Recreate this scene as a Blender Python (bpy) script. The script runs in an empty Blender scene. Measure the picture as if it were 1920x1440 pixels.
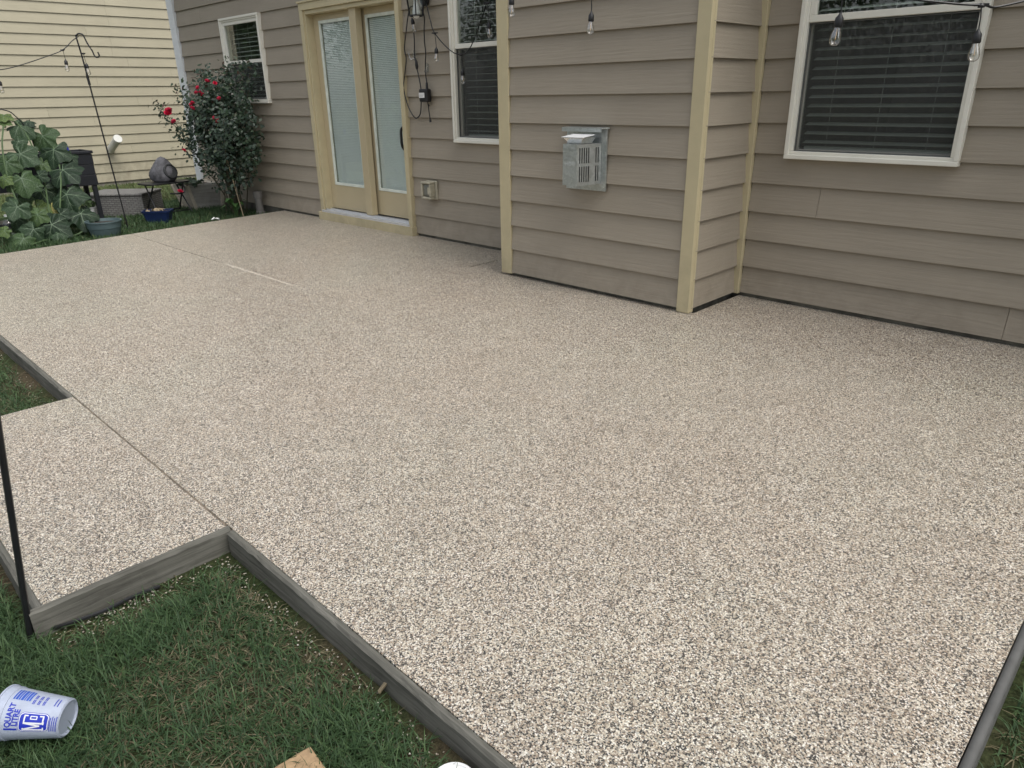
import bpy, math, random
import numpy as np
from mathutils import Vector, Matrix
R = math.radians
random.seed(7); rng = np.random.default_rng(7)
sc = bpy.context.scene
col = sc.collection

# ------------------------------------------------------------------ camera, world, sun, exposure
cam_d = bpy.data.cameras.new('camera'); cam = bpy.data.objects.new('camera', cam_d); col.objects.link(cam)
CAM = Vector((2.2163, -3.8027, 1.2833))
ya, pi_, ro = R(-44.702), R(22.144), R(0.976)
fw = Vector((math.sin(ya)*math.cos(pi_), math.cos(ya)*math.cos(pi_), -math.sin(pi_)))
rt = Vector((math.cos(ya), -math.sin(ya), 0)); dn = fw.cross(rt)
r2 = rt*math.cos(ro)+dn*math.sin(ro); d2 = dn*math.cos(ro)-rt*math.sin(ro)
cam.matrix_world = Matrix(((r2.x, -d2.x, -fw.x, CAM.x), (r2.y, -d2.y, -fw.y, CAM.y), (r2.z, -d2.z, -fw.z, CAM.z), (0, 0, 0, 1)))
cam_d.sensor_width = 36; cam_d.lens = 1337.55/1920*36; cam_d.clip_end = 500; cam_d.clip_start = 0.02
sc.camera = cam

world = bpy.data.worlds.new('World'); sc.world = world; world.use_nodes = True
wn, wl = world.node_tree.nodes, world.node_tree.links
SUN_EL, SUN_AZ = R(60), R(88)          # azimuth measured from +Y towards +X
sky = wn.new('ShaderNodeTexSky'); sky.sky_type = 'NISHITA'; sky.sun_disc = False
sky.sun_elevation = SUN_EL; sky.sun_rotation = SUN_AZ; sky.air_density = 1.0; sky.dust_density = 3.0
hsv = wn.new('ShaderNodeHueSaturation'); hsv.inputs['Saturation'].default_value = 0.30
wl.new(sky.outputs[0], hsv.inputs['Color']); wl.new(hsv.outputs[0], wn['Background'].inputs['Color'])
wn['Background'].inputs['Strength'].default_value = 0.13
sl = bpy.data.lights.new('sun', 'SUN'); sl.energy = 0.75; sl.angle = R(35); sl.color = (1, .97, .91)
sun = bpy.data.objects.new('sun', sl); col.objects.link(sun)
sd = Vector((math.sin(SUN_AZ)*math.cos(SUN_EL), math.cos(SUN_AZ)*math.cos(SUN_EL), math.sin(SUN_EL)))
sun.rotation_euler = sd.to_track_quat('Z', 'Y').to_euler(); sun.location = sd*30
vs = sc.view_settings; vs.view_transform = 'Standard'; vs.look = 'None'; vs.gamma = 1; vs.use_curve_mapping = False
vs.exposure = 0.93

# ------------------------------------------------------------------ helpers
class MB:
    def __init__(s): s.v = []; s.f = []; s.m = []; s.uv = []
    def face(s, pts, m=0, uv=None):
        b = len(s.v); s.v += [tuple(p) for p in pts]; s.f.append(tuple(range(b, b+len(pts)))); s.m.append(m)
        s.uv += list(uv) if uv else [(0, 0)]*len(pts)
    def mesh(s, verts, faces, m=0):
        b = len(s.v); s.v += [tuple(p) for p in verts]
        for f in faces:
            s.f.append(tuple(i+b for i in f)); s.m.append(m); s.uv += [(0, 0)]*len(f)
    def hexa(s, p, m=0):     # p: 8 points, bottom ring then top ring
        s.mesh(p, [(3, 2, 1, 0), (4, 5, 6, 7), (0, 1, 5, 4), (1, 2, 6, 5), (2, 3, 7, 6), (3, 0, 4, 7)], m)
    def box(s, x0, x1, y0, y1, z0, z1, m=0):
        s.hexa([(x0, y0, z0), (x1, y0, z0), (x1, y1, z0), (x0, y1, z0), (x0, y0, z1), (x1, y0, z1), (x1, y1, z1), (x0, y1, z1)], m)
    def obox(s, c, ax, ay, az, m=0):   # centre and half-axis vectors
        c, ax, ay, az = map(Vector, (c, ax, ay, az))
        s.hexa([c-ax-ay-az, c+ax-ay-az, c+ax+ay-az, c-ax+ay-az, c-ax-ay+az, c+ax-ay+az, c+ax+ay+az, c-ax+ay+az], m)
    def bar(s, p0, p1, w, d, up=(0, 0, 1), m=0):
        p0, p1 = Vector(p0), Vector(p1); t = (p1-p0); L = t.length; t.normalize()
        a = t.cross(Vector(up)); a = a.normalized() if a.length > 1e-4 else Vector((1, 0, 0)); b = t.cross(a)
        s.obox((p0+p1)/2, a*w/2, b*d/2, t*L/2, m)
    def tube(s, path, r, n=8, m=0, cap=True):
        path = [Vector(p) for p in path]; N = len(path)
        rs = r if isinstance(r, (list, tuple)) else [r]*N
        vs_, fs = [], []; prev = None
        for i, p in enumerate(path):
            t = (path[min(i+1, N-1)]-path[max(i-1, 0)]).normalized()
            if prev is None:
                a = t.orthogonal().normalized()
            else:
                a = (prev-t*prev.dot(t)); a = a.normalized() if a.length > 1e-5 else t.orthogonal().normalized()
            prev = a; b = t.cross(a)
            for k in range(n):
                an = 2*math.pi*k/n; vs_.append(p+(a*math.cos(an)+b*math.sin(an))*rs[i])
        for i in range(N-1):
            for k in range(n):
                k2 = (k+1) % n; fs.append((i*n+k, i*n+k2, (i+1)*n+k2, (i+1)*n+k))
        if cap: fs.append(tuple(range(n))[::-1]); fs.append(tuple((N-1)*n+k for k in range(n)))
        s.mesh(vs_, fs, m)
    def lathe(s, prof, n=24, M=None, m=0, cap0=True, cap1=True, sx=1, sy=1):
        M = M or Matrix(); vs_, fs = [], []
        for r, z in prof:
            for k in range(n):
                an = 2*math.pi*k/n; vs_.append(M @ Vector((r*math.cos(an)*sx, r*math.sin(an)*sy, z)))
        for i in range(len(prof)-1):
            for k in range(n):
                k2 = (k+1) % n; fs.append((i*n+k, i*n+k2, (i+1)*n+k2, (i+1)*n+k))
        if cap0: fs.append(tuple(range(n))[::-1])
        if cap1: fs.append(tuple((len(prof)-1)*n+k for k in range(n)))
        s.mesh(vs_, fs, m)
    def data(s, name, mats):
        me = bpy.data.meshes.new(name); me.from_pydata(s.v, [], s.f)
        for m in (mats if isinstance(mats, (list, tuple)) else [mats]): me.materials.append(m)
        me.polygons.foreach_set('material_index', s.m)
        l = me.uv_layers.new(name='UVMap'); l.data.foreach_set('uv', np.array(s.uv, dtype=np.float32).ravel())
        return me
    def build(s, name, mats, parent=None, smooth=False, bevel=0, seg=2, angle=40):
        o = link(name, s.data(name, mats), parent)
        if smooth:
            o.data.polygons.foreach_set('use_smooth', [True]*len(o.data.polygons))
            try: o.data.set_sharp_from_angle(angle=R(angle))
            except Exception: pass
        if bevel:
            b = o.modifiers.new('bevel', 'BEVEL'); b.width = bevel; b.segments = seg; b.limit_method = 'ANGLE'; b.angle_limit = R(35)
        return o

def link(name, data, parent=None):
    o = bpy.data.objects.new(name, data); col.objects.link(o); adopt(o, parent); return o
def adopt(o, parent):
    if parent is not None:
        o.parent = parent
        if parent.type == 'EMPTY': o.matrix_parent_inverse = Matrix.Translation(-parent.location)
def thing(name, label, cat, loc=(0, 0, 0), group=None):
    o = bpy.data.objects.new(name, None); col.objects.link(o); o.location = loc; o.empty_display_size = .1
    return tag(o, label, cat, group)
def tag(o, label, cat, group=None):
    o['label'] = label; o['category'] = cat
    if group: o['group'] = group
    return o
def kind(o, k): o['kind'] = k; return o
def spline(pts, n=8):     # Catmull-Rom
    P = [Vector(p) for p in pts]; P = [P[0]*2-P[1]]+P+[P[-1]*2-P[-2]]; out = []
    for i in range(1, len(P)-2):
        for k in range(n):
            t = k/n; a, b, c, d = P[i-1:i+3]
            out.append(.5*((2*b)+(c-a)*t+(2*a-5*b+4*c-d)*t*t+(3*b-a-3*c+d)*t**3))
    out.append(P[-2]); return out
def npmesh(name, V, F, mat, parent=None, attr=None, smooth=False):
    me = bpy.data.meshes.new(name); V = np.asarray(V, np.float32); F = np.asarray(F, np.int32)
    me.vertices.add(len(V)); me.vertices.foreach_set('co', V.ravel())
    k = F.shape[1]; me.loops.add(F.size); me.loops.foreach_set('vertex_index', F.ravel())
    me.polygons.add(len(F)); me.polygons.foreach_set('loop_start', np.arange(0, F.size, k, dtype=np.int32))
    if attr is not None:
        a = me.attributes.new('tint', 'FLOAT', 'POINT'); a.data.foreach_set('value', np.asarray(attr, np.float32))
    me.update(calc_edges=True); me.materials.append(mat)
    if smooth: me.polygons.foreach_set('use_smooth', [True]*len(F))
    return link(name, me, parent)

# ------------------------------------------------------------------ materials
def nt(name):
    m = bpy.data.materials.new(name); m.use_nodes = True
    N, L = m.node_tree.nodes, m.node_tree.links
    return m, N, L, N['Principled BSDF']
def c4(c): return (*c, 1)
def ramp(N, stops, interp='LINEAR'):
    r = N.new('ShaderNodeValToRGB'); e = r.color_ramp; e.interpolation = interp
    while len(e.elements) < len(stops): e.elements.new(.5)
    for el, (p, c) in zip(e.elements, stops):
        el.position = p; el.color = c4(c) if len(c) == 3 else c
    return r
def noise(N, L, vec, scale, detail=4, dist=0, rough=.55):
    n = N.new('ShaderNodeTexNoise'); n.inputs['Scale'].default_value = scale; n.inputs['Detail'].default_value = detail
    n.inputs['Distortion'].default_value = dist; n.inputs['Roughness'].default_value = rough
    if vec is not None: L.new(vec, n.inputs['Vector'])
    return n
def objco(N): return N.new('ShaderNodeTexCoord').outputs['Object']
def mixc(N, L, fac, a, b, mode='MIX'):
    x = N.new('ShaderNodeMix'); x.data_type = 'RGBA'; x.blend_type = mode
    for sock, v in ((x.inputs[0], fac), (x.inputs[6], a), (x.inputs[7], b)):
        if hasattr(v, 'links'): L.new(v, sock)
        elif isinstance(v, (int, float)): sock.default_value = v
        else: sock.default_value = c4(v)
    return x.outputs[2]
def math_(N, L, op, a, b=None, clamp=False):
    x = N.new('ShaderNodeMath'); x.operation = op; x.use_clamp = clamp
    for i, v in enumerate((a, b)):
        if v is None: continue
        if hasattr(v, 'links'): L.new(v, x.inputs[i])
        else: x.inputs[i].default_value = v
    return x.outputs[0]
def bump(N, L, h, strength, dist, P):
    b = N.new('ShaderNodeBump'); b.inputs['Strength'].default_value = strength; b.inputs['Distance'].default_value = dist
    L.new(h, b.inputs['Height']); L.new(b.outputs[0], P.inputs['Normal']); return b
def plain(name, c, rough=.5, metal=0, var=.12, scale=12, bmp=0, bscale=60, spec=.5, coat=0, dirt=0):
    m, N, L, P = nt(name); co = objco(N)
    n = noise(N, L, co, scale, 5)
    r = ramp(N, [(.3, tuple(x*(1-var) for x in c)), (.7, tuple(min(1, x*(1+var)) for x in c))])
    L.new(n.outputs[0], r.inputs[0]); L.new(grime(N, L, r.outputs[0], dirt, .5) if dirt else r.outputs[0], P.inputs['Base Color'])
    P.inputs['Roughness'].default_value = rough; P.inputs['Metallic'].default_value = metal
    P.inputs['Specular IOR Level'].default_value = spec; P.inputs['Coat Weight'].default_value = coat
    if bmp: bump(N, L, noise(N, L, co, bscale, 4).outputs[0], bmp, .002, P)
    return m
def grime(N, L, c, amt=.35, top=.35):
    co = objco(N); sp_ = N.new('ShaderNodeSeparateXYZ'); L.new(co, sp_.inputs[0])
    h = math_(N, L, 'SUBTRACT', 1., math_(N, L, 'DIVIDE', sp_.outputs[2], top), True)
    n_ = noise(N, L, co, 7, 6, .5, .65); r_ = ramp(N, [(.38, (0, 0, 0)), (.68, (1, 1, 1))]); L.new(n_.outputs[0], r_.inputs[0])
    return mixc(N, L, math_(N, L, 'MULTIPLY', math_(N, L, 'MULTIPLY', h, r_.outputs[0]), amt), c, (.13, .105, .075))
def siding_mat(name, c, grain=.5, warm=(1, 1, 1)):
    m, N, L, P = nt(name)
    uv = N.new('ShaderNodeTexCoord').outputs['UV']
    oi = N.new('ShaderNodeObjectInfo').outputs['Random']
    off = N.new('ShaderNodeCombineXYZ'); L.new(math_(N, L, 'MULTIPLY', oi, 37.), off.inputs[0]); L.new(math_(N, L, 'MULTIPLY', oi, 91.), off.inputs[1])
    va = N.new('ShaderNodeVectorMath'); L.new(uv, va.inputs[0]); L.new(off.outputs[0], va.inputs[1])
    mp = N.new('ShaderNodeMapping'); mp.inputs['Scale'].default_value = (1.7, 24, 1); L.new(va.outputs[0], mp.inputs[0])
    g1 = noise(N, L, mp.outputs[0], 1.0, 7, 2.2, .68)
    mp2 = N.new('ShaderNodeMapping'); mp2.inputs['Scale'].default_value = (4, 120, 1); L.new(va.outputs[0], mp2.inputs[0])
    g2 = noise(N, L, mp2.outputs[0], 1.0, 3, .6)
    wv = N.new('ShaderNodeTexWave'); wv.bands_direction = 'Y'; wv.inputs['Scale'].default_value = .5; wv.inputs['Distortion'].default_value = 14
    wv.inputs['Detail'].default_value = 3; wv.inputs['Detail Scale'].default_value = .55; L.new(mp.outputs[0], wv.inputs[0])
    h = math_(N, L, 'ADD', math_(N, L, 'MULTIPLY', g2.outputs[0], .45), math_(N, L, 'MULTIPLY', wv.outputs[0], .14))
    h = math_(N, L, 'ADD', h, math_(N, L, 'MULTIPLY', g1.outputs[0], 1.0))
    bump(N, L, h, grain, .004, P)
    big = noise(N, L, va.outputs[0], 1.3, 4)
    r = ramp(N, [(.3, tuple(x*.93 for x in c)), (.7, tuple(x*1.06 for x in c))]); L.new(big.outputs[0], r.inputs[0])
    gr = ramp(N, [(.35, (.965, .965, .965)), (.62, (1.02, 1.02, 1.02))]); L.new(g1.outputs[0], gr.inputs[0])
    L.new(grime(N, L, mixc(N, L, 1, r.outputs[0], gr.outputs[0], 'MULTIPLY')), P.inputs['Base Color'])
    P.inputs['Roughness'].default_value = .62; P.inputs['Specular IOR Level'].default_value = .3
    return m
def pebble_mat():
    m, N, L, P = nt('pebble_aggregate'); co = objco(N)
    w = noise(N, L, co, 60, 2); wv = N.new('ShaderNodeVectorMath'); wv.operation = 'MULTIPLY_ADD'
    L.new(w.outputs['Color'], wv.inputs[0]); wv.inputs[1].default_value = (.003,)*3; L.new(co, wv.inputs[2])
    def vor(feat, sc_):
        v = N.new('ShaderNodeTexVoronoi'); v.voronoi_dimensions = '2D'; v.feature = feat; v.inputs['Scale'].default_value = sc_
        L.new(wv.outputs[0], v.inputs['Vector']); return v
    v1, e1 = vor('F1', 272), vor('DISTANCE_TO_EDGE', 272)
    sep = N.new('ShaderNodeSeparateColor'); L.new(v1.outputs['Color'], sep.inputs[0])
    cr = ramp(N, [(0, (.022, .022, .022)), (.17, (.075, .065, .055)), (.25, (.22, .175, .14)), (.32, (.29, .27, .235)), (.39, (.45, .37, .285)),
                  (.50, (.55, .485, .395)), (.63, (.68, .61, .50)), (.75, (.52, .51, .475)), (.83, (.80, .74, .63)), (.93, (.88, .86, .80))], 'CONSTANT')
    L.new(sep.outputs[0], cr.inputs[0])
    v2 = vor('F1', 560); s2 = N.new('ShaderNodeSeparateColor'); L.new(v2.outputs['Color'], s2.inputs[0])
    cr2 = ramp(N, [(0, (.10, .09, .08)), (.3, (.25, .21, .17)), (.55, (.42, .35, .27)), (.8, (.62, .56, .46))], 'CONSTANT'); L.new(s2.outputs[1], cr2.inputs[0])
    gap = ramp(N, [(.02, (1, 1, 1)), (.16, (0, 0, 0))]); L.new(e1.outputs['Distance'], gap.inputs[0])
    c = mixc(N, L, math_(N, L, 'MULTIPLY', gap.outputs[0], .75), cr.outputs[0], cr2.outputs[0])
    v3 = vor('F1', 205); s3 = N.new('ShaderNodeSeparateColor'); L.new(v3.outputs['Color'], s3.inputs[0])
    cr3 = ramp(N, [(0, (.02, .02, .021)), (.32, (.13, .105, .085)), (.42, (.40, .31, .23)), (.58, (.80, .76, .68)), (.8, (.93, .91, .87))], 'CONSTANT'); L.new(s3.outputs[1], cr3.inputs[0])
    big_ = math_(N, L, 'MULTIPLY', math_(N, L, 'LESS_THAN', s3.outputs[0], .36), math_(N, L, 'LESS_THAN', v3.outputs['Distance'], .48))
    c = mixc(N, L, big_, c, cr3.outputs[0])
    big = noise(N, L, co, .9, 5, .4); tone = ramp(N, [(.32, (1.0, .95, .89)), (.5, (1.0, .97, .918)), (.68, (.99, .98, .92))]); L.new(big.outputs[0], tone.inputs[0])
    c = mixc(N, L, 1, c, tone.outputs[0], 'MULTIPLY')
    mid = noise(N, L, co, 6, 5); t2 = ramp(N, [(.3, (.87, .86, .85)), (.65, (1, 1, 1))]); L.new(mid.outputs[0], t2.inputs[0])
    c = mixc(N, L, 1, c, t2.outputs[0], 'MULTIPLY')
    L.new(c, P.inputs['Base Color'])
    P.inputs['Roughness'].default_value = .40; P.inputs['Specular IOR Level'].default_value = .5; P.inputs['Coat Weight'].default_value = .35; P.inputs['Coat Roughness'].default_value = .28
    hgt = ramp(N, [(0, (0, 0, 0)), (.22, (.8, .8, .8)), (.5, (1, 1, 1))]); L.new(e1.outputs['Distance'], hgt.inputs[0])
    hh = math_(N, L, 'ADD', hgt.outputs[0], math_(N, L, 'MULTIPLY', sep.outputs[2], 1.0))
    bump(N, L, hh, .7, .0011, P)
    return m
def attr_leaf(name, stops, rough=.5, trans=.25, spec=.35):
    m, N, L, P = nt(name)
    a = N.new('ShaderNodeAttribute'); a.attribute_name = 'tint'
    r = ramp(N, stops); L.new(a.outputs['Fac'], r.inputs[0]); L.new(r.outputs[0], P.inputs['Base Color'])
    P.inputs['Roughness'].default_value = rough; P.inputs['Specular IOR Level'].default_value = spec
    if trans:
        t = N.new('ShaderNodeBsdfTranslucent'); L.new(r.outputs[0], t.inputs['Color'])
        mx = N.new('ShaderNodeMixShader'); mx.inputs[0].default_value = trans
        L.new(P.outputs[0], mx.inputs[1]); L.new(t.outputs[0], mx.inputs[2]); L.new(mx.outputs[0], N['Material Output'].inputs['Surface'])
    return m
def glass_mat(name, tint=(1, 1, 1), refl=1.0, rough=.0, ior=1.5):
    m, N, L, P = nt(name); N.remove(P)
    t = N.new('ShaderNodeBsdfTransparent'); t.inputs[0].default_value = c4(tint)
    g = N.new('ShaderNodeBsdfGlossy'); g.inputs['Roughness'].default_value = rough
    f = N.new('ShaderNodeLayerWeight'); f.inputs['Blend'].default_value = .5
    sch = math_(N, L, 'ADD', math_(N, L, 'MULTIPLY', math_(N, L, 'POWER', f.outputs['Facing'], 5.), .96), .04)
    mx = N.new('ShaderNodeMixShader'); L.new(math_(N, L, 'MULTIPLY', sch, refl, True), mx.inputs[0])
    L.new(t.outputs[0], mx.inputs[1]); L.new(g.outputs[0], mx.inputs[2]); L.new(mx.outputs[0], N['Material Output'].inputs['Surface'])
    return m
def screen_mat():
    m, N, L, P = nt('insect_screen'); P.inputs['Base Color'].default_value = (.05, .052, .05, 1); P.inputs['Roughness'].default_value = .8
    t = N.new('ShaderNodeBsdfTransparent'); mx = N.new('ShaderNodeMixShader'); mx.inputs[0].default_value = .46
    L.new(t.outputs[0], mx.inputs[1]); L.new(P.outputs[0], mx.inputs[2]); L.new(mx.outputs[0], N['Material Output'].inputs['Surface'])
    return m
def wood_mat(name, a, b, axis=0, scale=3):
    m, N, L, P = nt(name); co = objco(N)
    mp = N.new('ShaderNodeMapping'); s_ = [22, 22, 22]; s_[axis] = 1.1; mp.inputs['Scale'].default_value = s_; L.new(co, mp.inputs[0])
    n = noise(N, L, mp.outputs[0], scale, 6, .8, .65); r = ramp(N, [(.3, a), (.7, b)]); L.new(n.outputs[0], r.inputs[0])
    n2 = noise(N, L, co, 3.5, 4); r2_ = ramp(N, [(.35, (.72, .72, .70)), (.65, (1.08, 1.08, 1.06))]); L.new(n2.outputs[0], r2_.inputs[0])
    L.new(mixc(N, L, 1, r.outputs[0], r2_.outputs[0], 'MULTIPLY'), P.inputs['Base Color'])
    P.inputs['Roughness'].default_value = .85; P.inputs['Specular IOR Level'].default_value = .2
    bump(N, L, n.outputs[0], .6, .003, P)
    return m
def ground_mat():
    m, N, L, P = nt('lawn_soil'); co = objco(N)
    n = noise(N, L, co, 2.2, 6); r = ramp(N, [(.32, (.035, .05, .02)), (.5, (.05, .06, .028)), (.62, (.085, .07, .045))]); L.new(n.outputs[0], r.inputs[0])
    n2 = noise(N, L, co, 90, 5); r2_ = ramp(N, [(.3, (.5, .5, .5)), (.7, (1.25, 1.2, 1.15))]); L.new(n2.outputs[0], r2_.inputs[0])
    L.new(mixc(N, L, 1, r.outputs[0], r2_.outputs[0], 'MULTIPLY'), P.inputs['Base Color']); P.inputs['Roughness'].default_value = .95
    P.inputs['Specular IOR Level'].default_value = .1
    bump(N, L, n2.outputs[0], .8, .012, P); return m
def random_leaf_mat():
    m, N, L, P = nt('squash_leaf'); oi = N.new('ShaderNodeObjectInfo').outputs['Random']; co = objco(N)
    base = ramp(N, [(0, (.017, .036, .018)), (.45, (.034, .066, .030)), (.82, (.062, .110, .042)), (1, (.13, .19, .05))]); L.new(oi, base.inputs[0])
    n = noise(N, L, co, 26, 5); r = ramp(N, [(.35, (.72, .76, .72)), (.52, (1, 1, 1)), (.68, (2.1, 1.8, 2.0))]); L.new(n.outputs[0], r.inputs[0])
    c = mixc(N, L, 1, base.outputs[0], r.outputs[0], 'MULTIPLY'); L.new(c, P.inputs['Base Color'])
    P.inputs['Roughness'].default_value = .55; P.inputs['Specular IOR Level'].default_value = .35
    bump(N, L, noise(N, L, co, 45, 3).outputs[0], .4, .006, P)
    t = N.new('ShaderNodeBsdfTranslucent'); L.new(c, t.inputs['Color']); mx = N.new('ShaderNodeMixShader'); mx.inputs[0].default_value = .25
    L.new(P.outputs[0], mx.inputs[1]); L.new(t.outputs[0], mx.inputs[2]); L.new(mx.outputs[0], N['Material Output'].inputs['Surface'])
    return m
def wicker_mat():
    m, N, L, P = nt('grey_wicker'); uv = N.new('ShaderNodeTexCoord').outputs['UV']
    b = N.new('ShaderNodeTexBrick'); b.inputs['Scale'].default_value = 1; b.inputs['Brick Width'].default_value = .060; b.inputs['Row Height'].default_value = .024
    b.inputs['Mortar Size'].default_value = .0045; b.offset = .5
    b.inputs['Color1'].default_value = (.20, .195, .185, 1); b.inputs['Color2'].default_value = (.27, .265, .25, 1); b.inputs['Mortar'].default_value = (.12, .115, .11, 1)
    L.new(uv, b.inputs[0]); L.new(b.outputs[0], P.inputs['Base Color']); P.inputs['Roughness'].default_value = .6
    bump(N, L, math_(N, L, 'SUBTRACT', 1., b.outputs['Fac']), 1, .004, P); return m
def galv_mat():
    m, N, L, P = nt('galvanised_steel'); co = objco(N)
    v = N.new('ShaderNodeTexVoronoi'); v.inputs['Scale'].default_value = 70; L.new(co, v.inputs['Vector'])
    s_ = N.new('ShaderNodeSeparateColor'); L.new(v.outputs['Color'], s_.inputs[0])
    r = ramp(N, [(0, (.50, .53, .52)), (1, (.61, .64, .63))]); L.new(s_.outputs[0], r.inputs[0]); L.new(r.outputs[0], P.inputs['Base Color'])
    P.inputs['Metallic'].default_value = .9
    rr = ramp(N, [(0, (.3, .3, .3)), (1, (.48, .48, .48))]); L.new(s_.outputs[1], rr.inputs[0]); L.new(rr.outputs[0], P.inputs['Roughness'])
    bump(N, L, noise(N, L, co, 9, 3).outputs[0], .15, .01, P); return m

M_SIDE = siding_mat('taupe_lap_siding', (.316, .276, .217), .6)
M_NEIGH = siding_mat('cream_lap_siding', (.42, .383, .278), .3)
M_TRIM = plain('tan_trim_paint', (.50, .433, .272), .5, var=.06, scale=5, bmp=.12, bscale=40, dirt=.28)
M_CTRIM = plain('pale_grey_trim', (.72, .745, .75), .5, var=.05, scale=5)
M_DOOR = plain('tan_door_paint', (.475, .40, .255), .38, var=.04, scale=3)
M_VINYL = plain('almond_vinyl', (.74, .72, .635), .4, var=.04, scale=4)
M_FOUND = plain('damp_concrete', (.115, .11, .09), .9, var=.45, scale=9, bmp=.6, bscale=60)
M_FOUNDN = plain('pale_concrete', (.36, .33, .28), .9, var=.2, scale=6, bmp=.4)
M_ROOF = plain('roof_shingle', (.10, .095, .09), .9, var=.3, scale=20)
M_BLIND = plain('white_blind', (.64, .66, .61), .55, var=.03)
M_DBLIND = plain('door_blind', (.86, .89, .86), .5, var=.02)
M_ROOM = plain('room_wall', (.28, .27, .25), .8)
M_GLASS = glass_mat('window_glass', (.90, .93, .91), 1.5)
M_DGLASS = glass_mat('door_glass', (.95, .97, .955), 1.5)
M_BULB = glass_mat('bulb_glass', (.985, .98, .96), 6.0, .08)
M_CLEAR = glass_mat('clear_plastic', (.93, .94, .94), 2.2, .08)
M_SCREEN = screen_mat()
M_PEB = pebble_mat()
M_BLACK = plain('black_plastic', (.012, .012, .013), .45, var=.2)
M_BLKMET = plain('black_powder_coat', (.014, .014, .016), .4, var=.2, spec=.5)
M_NAVY = plain('dark_planter_plastic', (.010, .012, .017), .5, var=.2)
M_ALU = plain('aluminium_threshold', (.72, .73, .74), .35, .6, var=.05)
M_GALV = galv_mat()
M_SHINY = plain('bright_steel', (.80, .79, .76), .25, .95, var=.05)
M_FIL = plain('filament', (.75, .45, .15), .4)
M_WHITE = plain('white_plastic', (.80, .80, .79), .4, var=.03)
M_PVC = plain('white_pvc', (.62, .62, .58), .45, var=.06, scale=8)
M_GREYP = plain('grey_pvc', (.17, .16, .145), .6, var=.2, scale=10)
M_BOARD = wood_mat('weathered_grey_board', (.088, .085, .074), (.21, .203, .178), 0)
M_BOARDY = wood_mat('weathered_grey_board_across', (.088, .085, .074), (.21, .203, .178), 1)
M_EDGE = plain('grey_edging', (.105, .105, .10), .7, var=.15, scale=20)
M_SOIL = ground_mat()
M_POTSOIL = plain('potting_soil', (.03, .023, .018), .95, var=.5, scale=60, bmp=1, bscale=80)
M_TEAL = plain('teal_pot_plastic', (.085, .125, .13), .5, var=.12, scale=9)
M_BLUEPOT = plain('navy_pot_plastic', (.008, .020, .075), .4, var=.2)
M_WICK = wicker_mat()
M_ROCK = plain('grey_moulded_rock', (.095, .094, .102), .8, var=.55, scale=16, bmp=.9, bscale=30)
M_TROUGH = wood_mat('whitewashed_wood', (.50, .45, .37), (.66, .60, .51), 0, 2)
M_TROUGHG = wood_mat('greyer_planter_wood', (.33, .32, .30), (.46, .45, .42), 1, 2)
M_ROSELEAF = attr_leaf('rose_leaf', [(0, (.013, .029, .016)), (.5, (.025, .050, .027)), (.85, (.055, .09, .045)), (1, (.09, .05, .035))], .42, .15, .5)
M_ROSE = plain('red_rose_petal', (.62, .022, .075), .5, var=.35, scale=60)
M_CANE = plain('rose_cane', (.085, .075, .045), .7, var=.3, scale=40)
M_STICK = plain('dry_cane', (.30, .24, .15), .7, var=.2, scale=40)
M_SQLEAF = random_leaf_mat()
M_VEIN = plain('squash_leaf_vein', (.105, .155, .09), .6, var=.1)
M_VINE = plain('squash_stem', (.07, .115, .045), .6, var=.2, scale=30)
M_FRUIT = plain('squash_fruit', (.52, .47, .17), .4, var=.12, scale=20)
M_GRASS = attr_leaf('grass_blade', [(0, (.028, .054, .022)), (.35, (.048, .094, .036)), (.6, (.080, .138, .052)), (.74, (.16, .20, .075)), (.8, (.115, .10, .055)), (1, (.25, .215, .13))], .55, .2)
M_TREELEAF = attr_leaf('tree_leaf', [(0, (.02, .045, .015)), (.6, (.04, .085, .025)), (1, (.08, .13, .04))], .55, .25)
M_BARK = plain('tree_bark', (.09, .07, .05), .9, var=.3, scale=20, bmp=.8)
M_TUB = plain('milky_tub_plastic', (.42, .465, .57), .3, var=.08, scale=30, spec=.5)
M_BLUE = plain('blue_print', (.012, .03, .42), .4, var=.08)
M_PRINTW = plain('white_print', (.74, .75, .77), .4, var=.03)
M_OSB = plain('raw_board', (.40, .27, .15), .8, var=.25, scale=45, bmp=.5)
M_PAPER = plain('white_paper', (.8, .8, .78), .8, var=.03)
M_OUTLET = plain('aged_outlet_cover', (.40, .37, .28), .5, var=.2, scale=25)
M_OUTIN = plain('smoked_outlet_window', (.17, .17, .145), .35, var=.25, scale=25)

W = 0.595; E = 0.1778; Z0 = 0.0277
PXL0, PXL1 = -5.60, -6.03       # patio left edge at its front and at the wall
YF = -3.05; XR = 2.115
def zg(x): return -.085-.037*max(0, min(-7.2-x, 6.8))

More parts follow.
